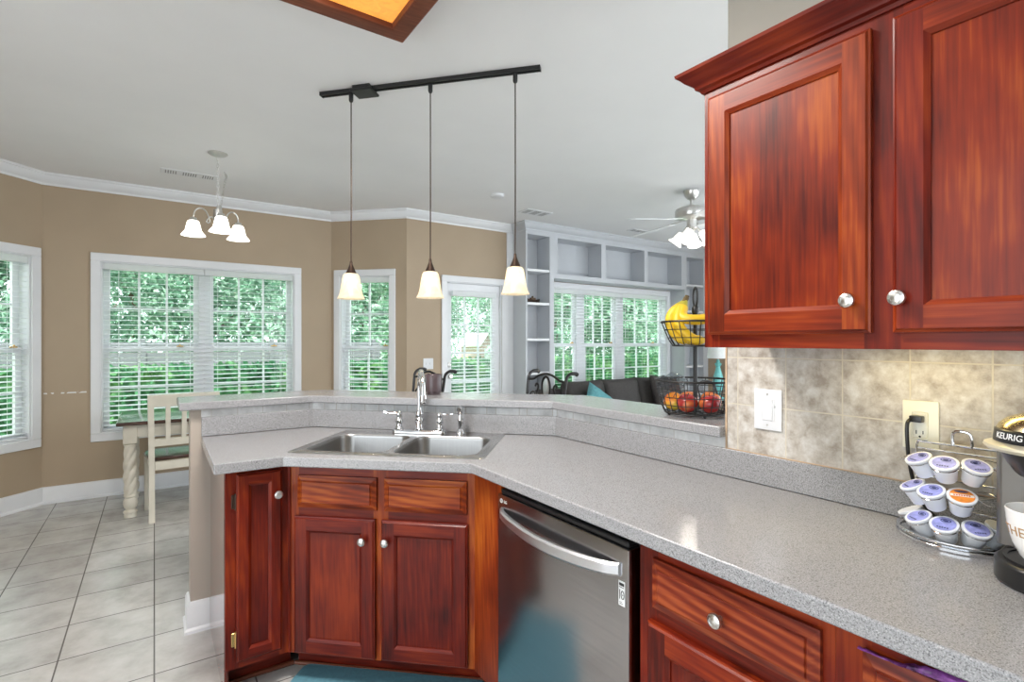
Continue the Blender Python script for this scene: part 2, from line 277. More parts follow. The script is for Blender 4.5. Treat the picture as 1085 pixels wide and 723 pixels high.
# ------------------------------------------------------------------ mesh helpers
class MB:
    def __init__(s): s.bm = bmesh.new()
    def _fin(s, vs, fs, m, mat, smooth):
        if mat is not None: bmesh.ops.transform(s.bm, matrix=mat, verts=vs)
        for f in fs: f.material_index = m; f.smooth = smooth
    def box(s, x0, x1, y0, y1, z0, z1, m=0, bev=0, mat=None, seg=1):
        v = [s.bm.verts.new((x, y, z)) for z in (z0, z1) for y in (y0, y1) for x in (x0, x1)]
        idx = [(0, 2, 3, 1), (4, 5, 7, 6), (0, 1, 5, 4), (2, 6, 7, 3), (0, 4, 6, 2), (1, 3, 7, 5)]
        fs = [s.bm.faces.new([v[i] for i in q]) for q in idx]
        if bev:
            es = list({e for f in fs for e in f.edges})
            r = bmesh.ops.bevel(s.bm, geom=es, offset=bev, segments=seg, profile=0.6, affect='EDGES')
            fs = list({f for vv in r['verts'] for f in vv.link_faces}); v = list({vv for f in fs for vv in f.verts})
        s._fin(v, fs, m, mat, seg > 1); return s
    def prism(s, poly, z0, z1, m=0, mat=None, top=None):
        """poly: (x, y) counter-clockwise, extruded in z"""
        a = [s.bm.verts.new((x, y, z0)) for x, y in poly]; b = [s.bm.verts.new((x, y, z1)) for x, y in poly]
        n = len(poly); fs = [s.bm.faces.new(a[::-1]), s.bm.faces.new(b)]
        fs += [s.bm.faces.new((a[i], a[(i+1) % n], b[(i+1) % n], b[i])) for i in range(n)]
        s._fin(a+b, fs, m, mat, False); return s
    def lathe(s, prof, at=(0, 0, 0), seg=32, m=0, mat=None, caps=True, a0=0, a1=2*PI):
        """prof: (r, z) from one end to the other"""
        full = abs(a1-a0-2*PI) < 1e-6; k = seg if full else seg+1; rings = []; vs = []; fs = []
        for r, z in prof:
            ring = [s.bm.verts.new((at[0]+max(r, 1e-5)*math.cos(a0+(a1-a0)*i/seg), at[1]+max(r, 1e-5)*math.sin(a0+(a1-a0)*i/seg), at[2]+z)) for i in range(k)]
            rings.append(ring); vs += ring
        for p, q in zip(rings, rings[1:]):
            for i in range(seg):
                j = (i+1) % k
                fs.append(s.bm.faces.new((p[i], p[j], q[j], q[i])))
        if caps and full:
            for ring, fl in ((rings[0], True), (rings[-1], False)):
                if prof[0 if fl else -1][0] > 1e-4: fs.append(s.bm.faces.new(ring[::-1] if fl else ring))
        s._fin(vs, fs, m, mat, True); return s
    def tube(s, pts, r, seg=8, m=0, closed=False, mat=None, flat=1.0, up=None):
        """round bar along pts; r a number or one per point"""
        P = [Vector(p) for p in pts]; n = len(P); rr = r if isinstance(r, (list, tuple)) else [r]*n
        rings = []; vs = []; fs = []; T0 = None; Nn = None
        for i in range(n):
            a = P[(i-1) % n] if (closed or i > 0) else P[i]; b = P[(i+1) % n] if (closed or i < n-1) else P[i]
            T = (b-a).normalized()
            if Nn is None:
                u = Vector(up) if up else (Vector((0, 0, 1)) if abs(T.z) < 0.9 else Vector((1, 0, 0)))
                Nn = (u - T*u.dot(T)).normalized()
            else:
                Nn = (Nn - T*Nn.dot(T)).normalized()
            B = T.cross(Nn)
            ring = [s.bm.verts.new(P[i]+(Nn*math.cos(2*PI*j/seg)+B*flat*math.sin(2*PI*j/seg))*rr[i]) for j in range(seg)]
            rings.append(ring); vs += ring
        for i in range(n if closed else n-1):
            p, q = rings[i], rings[(i+1) % n]
            for j in range(seg): fs.append(s.bm.faces.new((p[j], p[(j+1) % seg], q[(j+1) % seg], q[j])))
        if not closed: fs += [s.bm.faces.new(rings[0][::-1]), s.bm.faces.new(rings[-1])]
        s._fin(vs, fs, m, mat, True); return s
    def ring(s, c, r, t, seg=28, m=0, mat=None, ry=None, k=6):
        return s.tube([(c[0]+r*math.cos(2*PI*i/seg), c[1]+(ry or r)*math.sin(2*PI*i/seg), c[2]) for i in range(seg)], t, k, m, True, mat)
    def ball(s, c, r, m=0, sc=(1, 1, 1), seg=20, mat=None, fn=None):
        q = bmesh.ops.create_uvsphere(s.bm, u_segments=seg, v_segments=max(6, seg*2//3), radius=r)['verts']
        for v in q:
            if fn: v.co = fn(v.co)
            v.co = Vector((v.co.x*sc[0]+c[0], v.co.y*sc[1]+c[1], v.co.z*sc[2]+c[2]))
        s._fin(q, {f for v in q for f in v.link_faces}, m, mat, True); return s
    def sweep(s, path, prof, m=0, closed=False):
        """profile (out, z) swept along a level path of (x, y); out is to the right of travel; mitred"""
        n = len(path); rows = []
        for i in range(n):
            p = Vector(path[i]); ds = []
            if i > 0 or closed: ds.append((p-Vector(path[(i-1) % n])).normalized())
            if i < n-1 or closed: ds.append((Vector(path[(i+1) % n])-p).normalized())
            nr = [Vector((d.y, -d.x)) for d in ds]; mm = sum(nr, Vector((0, 0))).normalized(); k = 1/max(0.3, mm.dot(nr[0]))
            rows.append([s.bm.verts.new((p.x+mm.x*o*k, p.y+mm.y*o*k, z)) for o, z in prof])
        fs = []; q = len(prof)
        for i in range(n if closed else n-1):
            a, b = rows[i], rows[(i+1) % n]
            for j in range(q): fs.append(s.bm.faces.new((a[j], b[j], b[(j+1) % q], a[(j+1) % q])))
        if not closed: fs += [s.bm.faces.new(rows[0]), s.bm.faces.new(rows[-1][::-1])]
        s._fin([], fs, m, None, False); return s
    def quad(s, pts, m=0, smooth=False):
        f = s.bm.faces.new([s.bm.verts.new(p) for p in pts]); f.material_index = m; f.smooth = smooth; return s
    def build(s, name, mats, parent=None, sharp=35, bev=0, recalc=True):
        if recalc: bmesh.ops.recalc_face_normals(s.bm, faces=s.bm.faces[:])
        me = bpy.data.meshes.new(name); s.bm.to_mesh(me); s.bm.free()
        for x in (mats if isinstance(mats, (list, tuple)) else [mats]): me.materials.append(x)
        me.set_sharp_from_angle(angle=R(sharp))
        o = bpy.data.objects.new(name, me); C.objects.link(o)
        if parent: o.parent = parent
        if bev:
            b = o.modifiers.new('edges', 'BEVEL'); b.width = bev; b.segments = 2; b.limit_method = 'ANGLE'; b.angle_limit = R(40)
        return o
def thing(name, label, cat, loc=(0, 0, 0), rz=0, group=None):
    o = bpy.data.objects.new(name, None); C.objects.link(o); o.location = loc; o.rotation_euler = (0, 0, rz); o.empty_display_size = 0.05
    o['label'] = label; o['category'] = cat
    if group: o['group'] = group
    return o
def tag(o, label, cat, group=None):
    o['label'] = label; o['category'] = cat
    if group: o['group'] = group
    return o
def structure(o): o['kind'] = 'structure'; return o
def rooms(name, loc=(0, 0, 0), rz=0):
    o = bpy.data.objects.new(name, None); C.objects.link(o); o.location = loc; o.rotation_euler = (0, 0, rz); o['kind'] = 'structure'; return o
def dup(root, loc, rz, label, group=None):
    r = root.copy(); C.objects.link(r); r.location = loc; r.rotation_euler = (r.rotation_euler.x, r.rotation_euler.y, rz); r['label'] = label
    if group: r['group'] = group
    for ch in list(root.children):
        c = ch.copy(); C.objects.link(c); c.parent = r
        for g in list(ch.children):
            d = g.copy(); C.objects.link(d); d.parent = c
    return r
def smooth_path(pts, k=6):
    P = [Vector(p) for p in pts]; out = []
    for i in range(len(P)-1):
        a, b, c, d = P[max(i-1, 0)], P[i], P[i+1], P[min(i+2, len(P)-1)]
        for j in range(k):
            t = j/k
            out.append(0.5*((2*b)+(c-a)*t+(2*a-5*b+4*c-d)*t*t+(3*b-a-3*c+d)*t**3))
    return out+[P[-1]]
def text_mesh(body, size, depth=0.0004):
    cu = bpy.data.curves.new('lettering', 'FONT'); cu.body = body; cu.size = size; cu.extrude = depth; cu.align_x = 'CENTER'; cu.align_y = 'CENTER'
    o = bpy.data.objects.new('lettering', cu); C.objects.link(o); dg = bpy.context.evaluated_depsgraph_get()
    me = bpy.data.meshes.new_from_object(o.evaluated_get(dg)); bpy.data.objects.remove(o); return me
def text_obj(name, me, mat, parent, M):
    me.transform(M); me.materials.clear(); me.materials.append(mat)
    o = bpy.data.objects.new(name, me); C.objects.link(o); o.parent = parent; return o
FRONT = Matrix.Rotation(R(90), 4, 'X')                      # text plane xy -> xz facing local -y
def AX(c, n):                                               # frame with local z along n, placed at c
    return Matrix.Translation(c) @ Vector(n).to_track_quat('Z', 'Y').to_matrix().to_4x4()
def lamp(name, kind, loc, energy, color, size=0.05, parent=None, rot=(0, 0, 0)):
    l = bpy.data.lights.new(name, kind); l.energy = energy; l.color = color
    if kind == 'AREA': l.shape = 'RECTANGLE'; l.size, l.size_y = size if isinstance(size, tuple) else (size, size)
    else: l.shadow_soft_size = size
    o = bpy.data.objects.new(name, l); C.objects.link(o); o.location = loc; o.rotation_euler = rot
    if parent: o.parent = parent
    return o

# ------------------------------------------------------------------ the room shell
def wall(name, loc, rz, length, holes, mat, t=0.15, top=CEIL):
    """interior face on local y = 0, outside at y = t; holes (x0, x1, z0, z1)"""
    b = MB(); x = 0
    for h in sorted(holes):
        b.box(x, h[0], 0, t, 0, top)
        if h[2] > 0: b.box(h[0], h[1], 0, t, 0, h[2])
        b.box(h[0], h[1], 0, t, h[3], top); x = h[1]
    b.box(x, length, 0, t, 0, top)
    o = b.build(name, mat); o.location = loc; o.rotation_euler = (0, 0, rz); return structure(o)
OUT = [(-3, -3), (7.1, -3), (7.1, 5.18), (2.23, 5.18), (1.63, 5.78), (-0.82, 5.78), (-1.43, 5.18), (-3, 5.18)]
structure(MB().prism(OUT, -0.08, 0).build('floor', FLOOR))
structure(MB().prism(OUT, CEIL, CEIL+0.08).build('ceiling', CEILM))
BL, BB, BR_, BD = ((-1.37, 5.09, 0), R(45)), ((-0.76, 5.70, 0), 0), ((1.572, 5.70, 0), R(-45.15)), ((2.174, 5.09, 0), 0)
wall('wall_left', (-3, 5.09, 0), 0, 1.63, [], WALL)
wall('wall_left_blocker', (-3, 1.7, 0), R(90), 3.39, [], WALL)  # unseen wall added so the cabinet doors mirror tan, not open sky
wall('wall_bay_left', *BL, 0.863, [(0.21, 0.78, 0.545, 2.04)], WALL)
wall('wall_bay_back', *BB, 2.332, [(0.376, 1.957, 0.545, 2.04)], WALLS)
wall('wall_bay_right', *BR_, 0.856, [(0.102, 0.673, 0.545, 2.04)], WALL)
wall('wall_back', *BD, 4.826, [(0.471, 1.196, 0, 2.005), (1.841, 4.185, 0.60, 2.03)], WALL)
wall('wall_rear', (1.68, -3, 0), R(180), 4.68, [], WALLK)
wall('wall_living', (7.0, 5.09, 0), R(-90), 2.6, [], WALL, 0.1)
def path(d):
    k = 2.4123+d
    return [((k-.6894*(2.79+d))/.7243, 2.79+d), (1.545+d, (k-.7243*(1.545+d))/.6894)]
def band(d0, d1, x_left, y_right):
    a, b = path(d0), path(d1)
    return [(x_left, 2.79+d0), a[0], a[1], (1.545+d0, y_right), (1.545+d1, y_right), b[1], b[0], (x_left, 2.79+d1)]
# kitchen wall with its tiles; the low wall of the peninsula
kw = structure(MB().box(1.56, 1.68, -2.5, 1.0, 0, CEIL).build('wall_right', WALLK))
structure(MB().box(1.552, 1.5598, -1.2, 0.997, 0.9912, 1.40).build('backsplash_tile', SPLASH, kw))
structure(MB().box(1.550, 1.562, 0.9975, 1.0035, 0.991, 1.40).box(1.550, 1.556, -1.2, 0.997, 0.9912, 0.9940).build('tile_edge_trim', RAWWOOD, kw))
structure(MB().prism(band(0.02, 0.14, 0.137, 1.002), 0, 1.0272).build('wall_peninsula', PONY))
structure(MB().prism(band(0.007, 0.0198, 0.18, 1.0036), 0.9915, 1.0272).build('trim_tile_strip', STRIP))
CROWN = [(0, 2.632), (0.010, 2.632), (0.014, 2.648), (0.030, 2.660), (0.056, 2.692), (0.060, 2.706), (0.070, 2.709), (0.070, CEIL), (0, CEIL)]
structure(MB().sweep([(-3, 5.09), (-1.37, 5.09), (-0.76, 5.70), (1.572, 5.70), (2.174, 5.09), (3.53, 5.09)], CROWN).build('trim_1', WHITE))
BASE = [(0, 0), (0.024, 0), (0.024, 0.014), (0.015, 0.024), (0.015, 0.118), (0.008, 0.136), (0, 0.14)]
structure(MB().sweep([(-3, 5.09), (-1.37, 5.09), (-0.76, 5.70), (1.572, 5.70), (2.174, 5.09), (2.578, 5.09)], BASE).build('baseboard_back', WHITE))
pb = path(0.14)
structure(MB().sweep([(1.685, 1.003), pb[1], pb[0], (0.137, 2.93), (0.137, 2.81), (0.2150, 2.81)], BASE).build('baseboard_peninsula', WHITE))

def blind(name, label, loc, rz, x0, x1, z0, z1, y=0.035, group='white slatted blinds', step=0.042, tilt=6, wand=True):
    t = thing(name, label, 'blind', loc, rz, group)
    MB().box(x0, x1, y-0.03, y+0.028, z1-0.055, z1, bev=0.003).build('valance', SLAT, t)
    b = MB(); z = z1-0.075; M = lambda zz: Matrix.Translation((0, y, zz)) @ Matrix.Rotation(R(tilt), 4, 'X')
    while z > z0+0.035:
        b.box(x0+0.004, x1-0.004, -0.024, 0.024, -0.0014, 0.0014, mat=M(z)); z -= step
    b.build('slats', SLAT, t)
    MB().box(x0+0.003, x1-0.003, y-0.026, y+0.026, z0, z0+0.018, bev=0.003).build('bottom_rail', SLAT, t)
    c = MB(); n = 2 if x1-x0 < 0.85 else 3
    for i in range(n):
        xx = x0+0.11+(x1-x0-0.22)*i/(n-1)
        for dy in (-0.0255, 0.0255): c.tube([(xx, y+dy, z0+0.015), (xx, y+dy, z1-0.05)], 0.0012, 5)
    c.build('ladder_cord', SLAT, t)
    if wand: MB().tube([(x0+0.05, y-0.034, z1-0.05), (x0+0.05, y-0.036, z1-0.62)], 0.003, 6).build('tilt_wand', SLAT, t)
    return t
def window(n, loc, rz, x0, x1, z0, z1, units, cols, top=0.07):
    """x0..z1 outer edge of the casing; units (a, b) glazed units side by side"""
    w = rooms('window_%d' % n, loc, rz); c = 0.07
    b = MB()
    for bx in ((x0, x1, z1-top, z1), (x0, x1, z0, z0+c), (x0, x0+c, z0+c, z1-top), (x1-c, x1, z0+c, z1-top)):
        b.box(bx[0], bx[1], -0.02, -0.0005, bx[2], bx[3], bev=0.004)
    structure(b.build('casing', WHITE, w))
    hx0, hx1, hz0, hz1 = x0+0.066, x1-0.066, z0+0.066, z1-top+0.004
    b = MB()
    for bx in ((hx0, hx0+0.014, hz0, hz1), (hx1-0.014, hx1, hz0, hz1), (hx0+0.014, hx1-0.014, hz0, hz0+0.014), (hx0+0.014, hx1-0.014, hz1-0.014, hz1)):
        b.box(bx[0], bx[1], 0.0, 0.145, bx[2], bx[3])
    for (a0, a1), (b0, b1) in zip(units, units[1:]): b.box(a1, b0, 0.066, 0.145, hz0+0.014, hz1-0.014)
    structure(b.build('jamb', WHITE, w))
    zm = (hz0+hz1)/2-0.02
    for a, e in units:
        for lo, hi, yy in ((hz0+0.014, zm+0.022, 0.074), (zm-0.022, hz1-0.014, 0.102)):
            f = MB(); s = 0.045; y0, y1 = yy, yy+0.026
            f.box(a, a+s, y0, y1, lo, hi).box(e-s, e, y0, y1, lo, hi).box(a+s, e-s, y0, y1, lo, lo+s).box(a+s, e-s, y0, y1, hi-s, hi)
            for i in range(1, cols): x = a+s+(e-a-2*s)*i/cols; f.box(x-0.009, x+0.009, y0+0.004, y1-0.002, lo+s, hi-s)
            m = (lo+hi)/2; f.box(a+s, e-s, y0+0.005, y1-0.003, m-0.009, m+0.009)
            sa = structure(f.build('sash', WHITE, w))
            structure(MB().box(a+s-0.004, e-s+0.004, y0+0.012, y0+0.015, lo+s-0.004, hi-s+0.004).build('pane', GLASS, sa))
        k = MB().box((a+e)/2+0.18, (a+e)/2+0.235, 0.060, 0.074, zm+0.018, zm+0.030, bev=0.003).box((a+e)/2+0.20, (a+e)/2+0.212, 0.052, 0.066, zm+0.026, zm+0.044, bev=0.003)
        structure(k.build('sash_lock', BRASS, w))
window(1, *BL, 0.145, 0.845, 0.478, 2.106, [(0.225, 0.765)], 2)
window(2, *BB, 0.311, 2.022, 0.478, 2.106, [(0.391, 1.112), (1.190, 1.942)], 3)
window(3, *BR_, 0.037, 0.738, 0.478, 2.106, [(0.117, 0.659)], 2)
window(4, *BD, 1.776, 4.250, 0.534, 2.094, [(1.858, 2.43), (2.56, 3.17), (3.31, 4.168)], 3)
blind('window_blind', 'white slatted blind on the window at the far left edge', *BL, 0.226, 0.764, 0.56, 2.024)
blind('window_blind', 'white slatted blind on left half of the double window behind the table', *BB, 0.392, 1.150, 0.56, 2.024)
blind('window_blind', 'white slatted blind on right half of the double window left of the pendants', *BB, 1.154, 1.941, 0.56, 2.024)
blind('window_blind', 'white slatted blind on the narrow window behind the leftmost pendant', *BR_, 0.118, 0.658, 0.56, 2.024)
blind('window_blind', 'white slatted blind on left pane of the triple window over the sofa', *BD, 1.859, 2.492, 0.62, 2.012, tilt=-4)
blind('window_blind', 'white slatted blind on middle pane of the triple window over the sofa', *BD, 2.496, 3.238, 0.62, 2.012, tilt=-4)
blind('window_blind', 'white slatted blind on right pane of the triple window over the sofa', *BD, 3.242, 4.168, 0.62, 2.012, tilt=-4)
# glazed door to the garden
dr = rooms('door_1', (2.58, 5.09, 0))
b = MB().box(0, 0.07, -0.02, -0.0005, 0, 2.0, bev=0.004).box(0.79, 0.86, -0.02, -0.0005, 0, 2.0, bev=0.004).box(0.86, 0.949, -0.014, -0.0005, 0, 2.63).box(0, 0.86, -0.02, -0.0005, 2.0, 2.07, bev=0.004)
b.box(0.0655, 0.076, 0, 0.145, 0, 2.004).box(0.779, 0.7905, 0, 0.145, 0, 2.004).box(0.076, 0.779, 0, 0.145, 1.992, 2.0045)
structure(b.build('door_frame', WHITE, dr))
b = MB().box(0.079, 0.14, 0.03, 0.072, 0.01, 1.989).box(0.674, 0.776, 0.03, 0.072, 0.01, 1.989).box(0.14, 0.674, 0.03, 0.072, 0.01, 0.25).box(0.14, 0.674, 0.03, 0.072, 1.846, 1.989)
for i in (1, 2): b.box(0.14+0.534*i/3-0.01, 0.14+0.534*i/3+0.01, 0.04, 0.062, 0.25, 1.846)
for i in range(1, 5): b.box(0.14, 0.674, 0.041, 0.061, 0.25+1.596*i/5-0.01, 0.25+1.596*i/5+0.01)
structure(b.build('door_leaf', WHITE, dr))
structure(MB().box(0.138, 0.676, 0.0495, 0.0525, 0.248, 1.848).build('pane', GLASS, dr))
structure(MB().lathe([(0.001, -0.068), (0.022, -0.066), (0.030, -0.052), (0.024, -0.038), (0.010, -0.032), (0.010, -0.010), (0.030, -0.006), (0.032, 0.0)], (0, 0, 0), 24, mat=AX((0.105, 0.030, 0.955), (0, 1, 0))).build('door_knob', NICKEL, dr))
structure(MB().lathe([(0.001, -0.022), (0.018, -0.021), (0.020, -0.010), (0.028, -0.007), (0.030, 0)], (0, 0, 0), 24, mat=AX((0.105, 0.030, 1.08), (0, 1, 0))).box(0.101, 0.109, -0.004, 0.010, 1.065, 1.095, bev=0.002).build('deadbolt', NICKEL, dr))
for z in (0.25, 1.05, 1.78): structure(MB().tube([(0.7815, 0.024, z-0.045), (0.7815, 0.024, z+0.045)], 0.006, 8).build('hinge', NICKEL, dr))
blind('door_blind', 'white slatted blind hung on the glazed garden door', (2.58, 5.09, 0), 0, 0.125, 0.700, 0.22, 1.90, y=-0.002, step=0.038)

# ------------------------------------------------------------------ built-in bookcase around the far window
bk = thing('built_in_bookcase', 'pale grey built-in bookcase framing the triple window behind the sofa', 'bookcase', (3.53, 4.82, 0))
def L(X): return X-3.53
Y1 = 0.262                                                   # back of the case
b = MB(); F = 0.02
b.box(0, L(3.55), 0, Y1, 0, 2.66).box(L(3.882), L(3.947), 0, Y1, 0, 2.155)                       # left column sides
b.box(L(3.882), L(4.003), 0, F, 2.155, 2.588).box(L(3.945), L(4.003), F, Y1, 2.155, 2.588).box(L(3.882), L(3.90), F, Y1, 2.155, 2.588)
b.box(L(6.428), L(6.470), 0, Y1, 0, 2.588).box(L(6.88), L(6.92), 0, Y1, 0, 2.66).box(L(6.92), L(6.997), 0, Y1, 0, 2.66)
b.box(L(6.356), L(6.428), 0, Y1, 2.155, 2.588)
b.box(L(4.734), L(4.813), 0, Y1, 2.155, 2.588).box(L(5.551), L(5.622), 0, Y1, 2.155, 2.588)
b.box(L(3.55), L(6.88), 0, Y1, 2.588, 2.66)
b.box(L(3.947), L(6.428), 0, Y1, 2.10, 2.155)
b.build('case', BUILTIN, bk)
MB().box(L(3.55), L(3.882), Y1-0.012, Y1, 0, 2.588).box(L(6.47), L(6.88), Y1-0.012, Y1, 0, 2.588).box(L(4.003), L(4.734), Y1-0.012, Y1, 2.155, 2.588).box(L(4.813), L(5.551), Y1-0.012, Y1, 2.155, 2.588).box(L(5.622), L(6.356), Y1-0.012, Y1, 2.155, 2.588).build('back_panel', BUILTIN, bk)
for z in (2.19, 1.798, 1.376, 0.977, 0.56, 0.14):
    MB().box(L(3.551), L(3.881), 0.006, Y1-0.013, z-0.03, z, bev=0.002).build('shelf', WHITE, bk)
    MB().box(L(6.471), L(6.879), 0.006, Y1-0.013, z-0.03, z, bev=0.002).build('shelf', WHITE, bk)
MB().sweep([(0, Y1), (0, 0), (L(6.997), 0)], [(o*1.0, z) for o, z in CROWN]).box(-0.0, L(6.997), -0.002, 0.02, 2.62, 2.66).build('crown', BUILTIN, bk)
# small dark boat on the shelf
t = thing('shelf_ornament', 'small low dark ornament on the second shelf of the built-in bookcase', 'ornament', (3.70, 4.93, 1.799), R(10))
b = MB(); n = 12; rows = []
for i in range(n+1):
    u = -1+2*i/n; wd = 0.032*math.sqrt(max(0.0, 1-u**4))+0.002; sh = 0.034+0.022*u*u
    rows.append([b.bm.verts.new((u*0.13, s*wd*k, z)) for s, k, z in ((-1, 1, sh), (-1, 0.6, 0.008), (0, 0, 0.0), (1, 0.6, 0.008), (1, 1, sh))])
for p, q in zip(rows, rows[1:]):
    for j in range(4): b.bm.faces.new((p[j], q[j], q[j+1], p[j+1]))
    b.bm.faces.new((p[4], q[4], q[0], p[0]))
b.build('hull', BRONZE, t)
MB().box(-0.03, 0.05, -0.016, 0.016, 0.03, 0.062, bev=0.003).box(0.0, 0.02, -0.008, 0.008, 0.06, 0.082, bev=0.002).build('cabin', STEMB, t)

# ------------------------------------------------------------------ kitchen cabinets
def framed(x0, x1, z0, z1, yf, th, rail, edge=0.008):
    """butt-jointed door frame around an opening; front at local y = yf; slots 0 upright grain, 1 level grain"""
    b = MB(); yb = yf+th; e = edge
    i0, i1, k0, k1 = x0+rail, x1-rail, z0+rail, z1-rail; q = b.quad
    o = [(x0+e, z0+e), (x1-e, z0+e), (x1-e, z1-e), (x0+e, z1-e)]
    O = [(x0, z0), (x1, z0), (x1, z1), (x0, z1)]
    I = [(i0, k0), (i1, k0), (i1, k1), (i0, k1)]; J = [(i0+0.010, k0+0.010), (i1-0.010, k0+0.010), (i1-0.010, k1-0.010), (i0+0.010, k1-0.010)]
    P = lambda p, y: (p[0], y, p[1])
    for n in range(4):
        m = 1 if n in (0, 2) else 0; a, c = n, (n+1) % 4
        q([P(O[a], yb), P(O[c], yb), P(O[c], yf+0.006), P(O[a], yf+0.006)], m)
        q([P(O[a], yf+0.006), P(O[c], yf+0.006), P(((O[c][0]*.5+o[c][0]*.5), (O[c][1]*.5+o[c][1]*.5)), yf+0.0045), P(((O[a][0]*.5+o[a][0]*.5), (O[a][1]*.5+o[a][1]*.5)), yf+0.0045)], m)
        q([P(((O[a][0]*.5+o[a][0]*.5), (O[a][1]*.5+o[a][1]*.5)), yf+0.0045), P(((O[c][0]*.5+o[c][0]*.5), (O[c][1]*.5+o[c][1]*.5)), yf+0.0045), P(o[c], yf), P(o[a], yf)], m)
        q([P(I[a], yf), P(I[c], yf), P(J[c], yf+0.007), P(J[a], yf+0.007)], m)
        q([P(J[a], yf+0.007), P(J[c], yf+0.007), P(J[c], yf+0.0125), P(J[a], yf+0.0125)], m)
    q([P(o[0], yf), (i0, yf, z0+e), (i0, yf, z1-e), P(o[3], yf)], 0); q([(i1, yf, z0+e), P(o[1], yf), P(o[2], yf), (i1, yf, z1-e)], 0)
    q([(i0, yf, z0+e), (i1, yf, z0+e), (i1, yf, k0), (i0, yf, k0)], 1); q([(i0, yf, k1), (i1, yf, k1), (i1, yf, z1-e), (i0, yf, z1-e)], 1)
    q([P(p, yb) for p in O], 0)
    return b
def knob(parent, x, y, z, r=0.0155):
    return MB().lathe([(0.0055, 0), (0.0055, 0.011), (0.008, 0.014), (r, 0.018), (r*1.02, 0.021), (r*0.93, 0.0245), (r*0.6, 0.027), (r*0.55, 0.0265), (0.0005, 0.0285)], (0, 0, 0), 28, mat=AX((x, y, z), (0, -1, 0))).build('knob', NICKEL, parent)
def door(parent, x0, x1, z0, z1, yf, rail, kx, kz, mats=(WV, WH), pm=WV):
    f = framed(x0, x1, z0, z1, yf, 0.019, rail).build('door', list(mats), parent)
    MB().box(x0+rail+0.008, x1-rail-0.008, yf+0.0105, yf+0.017, z0+rail+0.008, z1-rail-0.008).build('door_panel', pm, f)
    if kx is not None: knob(f, kx, yf, kz)
    return f
def drawer(parent, x0, x1, z0, z1, yf, kx=None, mat=WOH, name='drawer_front'):
    b = MB(); P = lambda p, y: (p[0], y, p[1])
    rings = [(0, yf+0.02), (0, yf+0.010), (0.004, yf+0.0085), (0.019, yf+0.002), (0.0215, yf+0.0035), (0.0235, yf)]
    rr = [[P(p, y) for p in ((x0+d, z0+d), (x1-d, z0+d), (x1-d, z1-d), (x0+d, z1-d))] for d, y in rings]
    for a, c in zip(rr, rr[1:]):
        for n in range(4): b.quad([a[n], a[(n+1) % 4], c[(n+1) % 4], c[n]])
    b.quad(rr[-1]); b.quad(rr[0][::-1])
    f = b.build(name, mat, parent)
    if kx is not None: knob(f, kx, yf, (z0+z1)/2)
    return f
def face_frame(b, x0, x1, z0, z1, opens, y0=0.0, y1=0.02):
    """frame with openings (x0, x1, z0, z1); slot 0 upright, 1 level"""
    xs = sorted({x0, x1, *[o[0] for o in opens], *[o[1] for o in opens]}); zs = sorted({z0, z1, *[o[2] for o in opens], *[o[3] for o in opens]})
    for a, c in zip(xs, xs[1:]):
        run = None
        for d, e in zip(zs, zs[1:]):
            solid = not any(o[0] <= a and c <= o[1] and o[2] <= d and e <= o[3] for o in opens)
            if solid: run = (run[0], e) if run else (d, e)
            if (not solid or e == zs[-1]) and run:
                b.box(a, c, y0, y1, run[0], run[1], 0 if run[1]-run[0] > c-a else 1); run = None
KT = CT-0.038                                                # top of the base cabinets
# narrow cabinet at the end of the peninsula
WOH2 = wood('cherry_warm_level', 'x', (0.075, 0.007, 0.003), (0.195, 0.022, 0.005), (0.36, 0.065, 0.010), rings=0.2)
t = thing('narrow_base_cabinet', 'narrow cherry base cabinet with a single tall door at the peninsula end', 'cabinet', (0.2165, 2.19, 0), 0)
W0 = 0.2205
b = MB(); face_frame(b, 0, W0, 0.112, KT, [(0.045, 0.186, 0.16, 0.83)]); b; MB().box(-0.001, 0.012, 0.0205, 0.60, 0.0, KT).build('end_panel', WEND, t); b.box(0.205, W0, 0.02, 0.42, 0.112, KT).box(0.012, 0.205, 0.02, 0.59, 0.112, 0.13).box(0.012, 0.205, 0.585, 0.60, 0.112, KT)
b.box(0.0, W0+0.03, 0.108, 0.12, 0.0, 0.112, 1)
b.build('cabinet_body', [WV, WH], t)
MB().tube([(-0.004, 0.108, 0.008), (W0+0.04, 0.098, 0.008)], 0.010, 8).build('shoe_moulding', WFRAME, t)
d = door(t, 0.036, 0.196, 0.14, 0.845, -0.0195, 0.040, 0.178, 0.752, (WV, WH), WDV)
for z in (0.225, 0.742): MB().box(0.020, 0.0355, -0.008, -0.0005, z-0.026, z+0.026, bev=0.002).tube([(0.034, -0.009, z-0.03), (0.034, -0.009, z+0.03)], 0.004, 8).build('hinge', BRASS if z < 0.5 else BRONZE, t)
